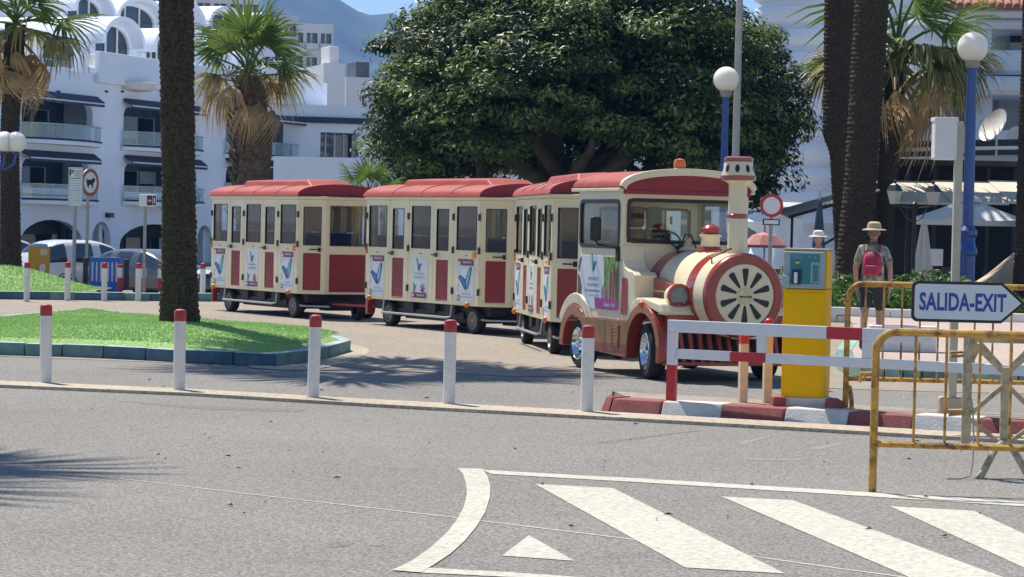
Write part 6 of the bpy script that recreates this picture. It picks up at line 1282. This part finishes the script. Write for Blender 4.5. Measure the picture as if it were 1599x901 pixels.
# ------------------------------------------------------------------ people
def skin_geo(V, E, rad, lv=1):
    me = bpy.data.meshes.new('tmp'); me.from_pydata(V, E, []); o = bpy.data.objects.new('tmp', me); COL.objects.link(o)
    sk = o.modifiers.new('s', 'SKIN'); sk.use_smooth_shade = True
    for i, r_ in enumerate(rad): me.skin_vertices[0].data[i].radius = (r_, r_) if not isinstance(r_, tuple) else r_
    me.skin_vertices[0].data[0].use_root = True
    su = o.modifiers.new('u', 'SUBSURF'); su.levels = su.render_levels = lv
    dg = bpy.context.evaluated_depsgraph_get(); dg.update(); m2 = bpy.data.meshes.new_from_object(o.evaluated_get(dg))
    r = ([tuple(v.co) for v in m2.vertices], [tuple(p_.vertices) for p_ in m2.polygons]); bpy.data.objects.remove(o); bpy.data.meshes.remove(m2); return r
def person(label, loc, rz, sc, shirt, shorts, hatm, hairm, shoem, stride=.22, pack=None, shirt_long=False, name='person'):
    # faces +y; right foot forward
    t = thing(name, label, 'person', loc, rz); t.scale = (sc, sc, sc)
    V, E, Rr = [], [], []
    def nd(p_, r_, par=None):
        V.append(p_); Rr.append(r_)
        if par is not None: E.append((par, len(V) - 1))
        return len(V) - 1
    pel = nd((0, 0, .95), (.15, .11)); sp_ = nd((0, .0, 1.12), (.14, .10), pel); chs = nd((0, .0, 1.32), (.17, .115), sp_); nb = nd((0, .0, 1.45), (.10, .075), chs); nk = nd((0, .015, 1.53), .055, nb); hd0 = nd((0, .03, 1.58), .06, nk)
    arms = {}
    for s_ in (-1, 1):
        sw = -s_ * stride
        sh = nd((s_ * .17, 0, 1.42), .065, chs); el = nd((s_ * .25, -.04 + sw * .25, 1.15), .043, sh); wr = nd((s_ * .25, .06 + sw * .7, .93), .030, el); pm = nd((s_ * .245, .08 + sw * .8, .855), (.036, .02), wr); arms[s_] = (V[sh], V[el], V[wr])
        for k in range(4):
            y = .045 + .024 * k + sw * .8; l = (.075, .09, .085, .065)[k]; a = nd((s_ * .246, y + .012, .81), .010, pm); c = nd((s_ * .236, y + .015, .81 - l * .55), .009, a); nd((s_ * .222, y + .012, .81 - l), .008, c)
        th = nd((s_ * .232, .135 + sw * .8, .84), .011, pm); nd((s_ * .222, .15 + sw * .8, .80), .009, th)
        hp = nd((s_ * .095, 0, .88), .092, pel); f = s_ * stride; kn = nd((s_ * .10, .03 + f * .7, .50), .062, hp); ank = nd((s_ * .10, -.03 + f * 1.25, .10 + (0 if f > 0 else .03)), .038, kn); cf = None; to = nd((s_ * .105, .10 + f * 1.25, .045), .036, ank)
    sv_, sf_ = skin_geo(V, E, Rr); b = MB(); b.add(sv_, sf_, skin, True)
    # head with face, nose, ears
    n_, K = 20, 14; vs = []
    for i in range(K + 1):
        ph = math.pi * i / K; z = -math.cos(ph)
        for j in range(n_):
            a = 2 * math.pi * j / n_; x, y = math.sin(ph) * math.cos(a), math.sin(ph) * math.sin(a); hx, hy, hz = .078 * x, .098 * y, .118 * z
            if z < 0: hx *= 1 + .22 * z; hy *= 1 + .12 * z
            if y > .8 and abs(x) < .3 and -.35 < z < .1: hy += .020 * (1 - abs(x) / .3)
            if y > .7 and .05 < z < .3 and .25 < abs(x) < .55: hy -= .008
            vs.append((hx, .035 + hy, 1.665 + hz))
    b.add(vs, [(i * n_ + j, i * n_ + (j + 1) % n_, (i + 1) * n_ + (j + 1) % n_, (i + 1) * n_ + j) for i in range(K) for j in range(n_)], skin, True)
    for s_ in (-1, 1): b.sphere((s_ * .080, .025, 1.66), .028, skin, 10, 8, (.35, .7, 1)); b.sphere((s_ * .03, .125, 1.685), .010, paperw, 8, 6); b.sphere((s_ * .03, .133, 1.685), .005, black, 6, 4)
    b.flat([(-.025, 1.605), (0, 1.61), (.025, 1.605), (0, 1.598)], .128, inkmar); b.build('body', t)
    # shirt with sleeves
    V2, E2, R2 = [], [], []
    def n2(p_, r_, par=None):
        V2.append(p_); R2.append(r_)
        if par is not None: E2.append((par, len(V2) - 1))
        return len(V2) - 1
    a0 = n2((0, 0, .80), (.20, .155)); a1 = n2((0, 0, 1.15), (.165, .125), a0); a2 = n2((0, 0, 1.32), (.19, .135), a1); a3 = n2((0, 0, 1.455), (.12, .09), a2)
    for s_ in (-1, 1):
        sh, el, wr = [Vector(q_) for q_ in arms[s_]]; s1_ = n2(tuple(sh), .085, a2); e = sh.lerp(el, .85); s2_ = n2(tuple(e), .062, s1_)
        if shirt_long: s3_ = n2(tuple(el), .056, s2_); n2(tuple(wr), .042, s3_)
    sv_, sf_ = skin_geo(V2, E2, R2); b = MB(); b.add(sv_, sf_, shirt, True); b.build('shirt', t)
    b = MB(); V3, E3, R3 = [(0, 0, 1.0)], [], [(.168, .13)]
    for s_ in (-1, 1):
        f = s_ * stride; i0 = len(V3); V3 += [(s_ * .095, 0, .86), (s_ * .10, .02 + f * .4, .66), (s_ * .10, .03 + f * .6, .54)]; R3 += [.105, .095, .088]; E3 += [(0, i0), (i0, i0 + 1), (i0 + 1, i0 + 2)]
    sv_, sf_ = skin_geo(V3, E3, R3); b.add(sv_, sf_, shorts, True); b.build('shorts', t)
    for s_ in (-1, 1):
        f = s_ * stride; ay = -.03 + f * 1.25; lz = 0 if f > 0 else .0; b = MB(); b.sphere((s_ * .105, ay + .065, .052), .06, shoem, 14, 10, (.85, 2.2, .85)); b.lathe([(.05, .05), (.05, .13)], shoem, 12, lambda X, Y, Z: (s_ * .10 + X, ay + Y, Z)); b.build('shoe', t)
    b = MB(); b.sphere((0, .02, 1.685), .098, hairm, 18, 12, (.88, 1.02, 1.1)); v0 = b.v; b.v = [(x, min(y, .085 if z > 1.72 else .03 + max(0, (z - 1.6)) * .4), max(z, 1.60)) for x, y, z in v0]; b.build('hair', t)
    b = MB(); b.lathe([(.175, 1.70), (.165, 1.712), (.105, 1.725), (.102, 1.76), (.092, 1.80), (.06, 1.822), (0, 1.826)], hatm, 24, lambda x, y, z: (x, .03 + y * 1.12, z)); b.build('hat', t)
    if pack:
        V4 = [(0, -.20, 1.04), (0, -.22, 1.16), (0, -.21, 1.30), (0, -.17, 1.40)]; sv_, sf_ = skin_geo(V4, [(0, 1), (1, 2), (2, 3)], [(.125, .085), (.15, .10), (.145, .09), (.10, .05)]); b = MB(); b.add(sv_, sf_, pack, True); pk_ = b.build('backpack', t)
        b = MB(); b.box(-.09, .09, -.345, -.27, 1.06, 1.20, pack); b.build('pocket', pk_, .03)
        for s_ in (-1, 1): b = MB(); b.tube([(s_ * .09, -.14, 1.40), (s_ * .10, -.02, 1.485), (s_ * .10, .10, 1.44), (s_ * .11, .15, 1.28), (s_ * .12, .06, 1.12), (s_ * .11, -.14, 1.06)], .018, pack, 6); b.build('strap', pk_)
    return t
camo = mat('mottled_shirt', (.34, .33, .27), .8, var=.7, scale=16); dsh = mat('dark_shorts', (.03, .034, .045), .8, var=.2); straw = mat('straw_hat', (.50, .40, .25), .8, var=.15, scale=25); hair = mat('grey_hair', (.20, .15, .11), .8, var=.3, scale=40)
pkm = mat('red_backpack', (.42, .025, .07), .6, var=.15, scale=10); shoe = mat('shoe_dark', (.05, .04, .035), .7)
p = gnd(1360, 545, .122); person('person in a mottled shirt, dark shorts and straw hat walking away with a red backpack', Vector((p.x, p.y, .122)), R(-12), .905, camo, dsh, straw, hair, shoe, .2, pkm)
p = at(1279, 366, 43); person('person in a white sun hat and pale shirt standing behind the ticket machine', Vector((p.x, p.y, .0)), R(150), .91, mat('pale_shirt', (.62, .62, .62), .8, var=.1), mat('grey_trousers', (.2, .2, .22), .8), mat('white_hat', (.72, .70, .67), .8), hair, shoe, .06, None)
# satellite dish on the restaurant roof
p = at(1556, 205, 69); t = thing('satellite_dish', 'large white satellite dish tilted up on the restaurant roof', 'dish', p, R(-152))
b = MB(); q_ = Matrix.Rotation(R(62), 3, 'Y'); TD = lambda x, y, z: tuple(q_ @ Vector((x, y, z)) + Vector((0, 0, .1))); b.lathe([(0, .0), (.2, .02), (.38, .075), (.50, .14), (.5, .15), (.38, .09), (.2, .035), (0, .015)], white, 32, TD); b.build('reflector', t)
b = MB(); b.tube([TD(.45, 0, .12), TD(.1, 0, .5)], .015, steel, 6); b.sphere(TD(.1, 0, .5), .05, white, 10, 8); b.build('feed_arm', t); b = MB(); b.tube([(0, 0, -.7), (0, 0, .05)], .04, steel, 8); b.build('mast', t)
p = at(1588, 213, 70); t = thing('satellite_dish', 'smaller pale dish right of the large tilted one, on the restaurant roof', 'dish', p, R(-20)); q_ = Matrix.Rotation(R(70), 3, 'X')
TD2 = lambda x, y, z: tuple(q_ @ Vector((x, y, z))); b = MB(); b.lathe([(0, 0), (.16, .02), (.27, .07), (.27, .08), (0, .01)], white, 24, TD2); b.build('reflector', t); b = MB(); b.tube([(0, .02, -.45), (0, .02, 0)], .03, steel, 8); b.build('mast', t)
# fallen leaves and specks on the road
b = MB(); rr = random.Random(3)
for k in range(60):
    x = rr.uniform(-3.6, 3.6); y = rr.uniform(13.5, 26); a = rr.uniform(0, 6.28); s_ = rr.uniform(.012, .035); z = .008
    b.add([(x + s_ * math.cos(a), y + s_ * math.sin(a), z), (x - .3 * s_ * math.sin(a), y + .3 * s_ * math.cos(a), z + .012), (x - s_ * math.cos(a), y - s_ * math.sin(a), z), (x + .3 * s_ * math.sin(a), y - .3 * s_ * math.cos(a), z + .004)], [(0, 1, 2, 3)], bark)
tag(b.build('dry_leaves', merge=False), kind='stuff')

# ------------------------------------------------------------------ mountain and the air in between
rid = [(-1500, 150), (-700, 60), (-200, -30), (150, -90), (330, -70), (440, -40), (500, -18), (528, 0), (545, 12), (573, 21), (590, 18), (606, 16), (616, 21), (625, 29), (645, 40), (680, 70), (760, 95), (850, 70), (1000, 110), (1150, 90), (1300, 140), (1600, 190), (2400, 260), (3200, 330)]
mtm = mat('mountain_scrub', (.060, .075, .045), .95, var=.45, scale=.006)
NX, NY = 260, 60; V = []
pxs = np.linspace(-1500, 3200, NX); rz_ = np.interp(pxs, [a for a, _ in rid], [c for _, c in rid])
for j in range(NY):
    f = j / (NY - 1); Y = 1900 + 1500 * f
    for i in range(NX):
        x = (pxs[i] - 800) / FPX * Y; top = at(pxs[i], rz_[i], 3400).z
        g = mnoise.fractal(Vector((x * .004, Y * .004, 0)), .9, 2.1, 6); rv = abs(mnoise.noise(Vector((x * .006, Y * .0015, 4.2))))
        z = top * (f ** .8) * (1 - .30 * (1 - f) * (1 - rv)) + (g * 22 - rv * 30) * f * (1 - f ** 6) - 3
        V.append((x, Y, z))
F = [(j * NX + i, j * NX + i + 1, (j + 1) * NX + i + 1, (j + 1) * NX + i) for j in range(NY - 1) for i in range(NX - 1)]
tag(fast_mesh('mountain', V, F, [mtm], smooth=True), kind='structure')
b = MB(); b.box(-4200, 4200, -260, 4300, -3, 560, mtm); hz = b.build('haze'); hz['kind'] = 'stuff'; hz.data.materials.clear()
hm = bpy.data.materials.new('haze_air'); hm.use_nodes = True; t = hm.node_tree; t.nodes.clear(); o_ = t.nodes.new('ShaderNodeOutputMaterial'); pv = t.nodes.new('ShaderNodeVolumePrincipled')
pv.inputs['Color'].default_value = (.15, .42, 1, 1); pv.inputs['Density'].default_value = .00015; pv.inputs['Anisotropy'].default_value = .0; t.links.new(pv.outputs[0], o_.inputs['Volume']); hz.data.materials.append(hm)
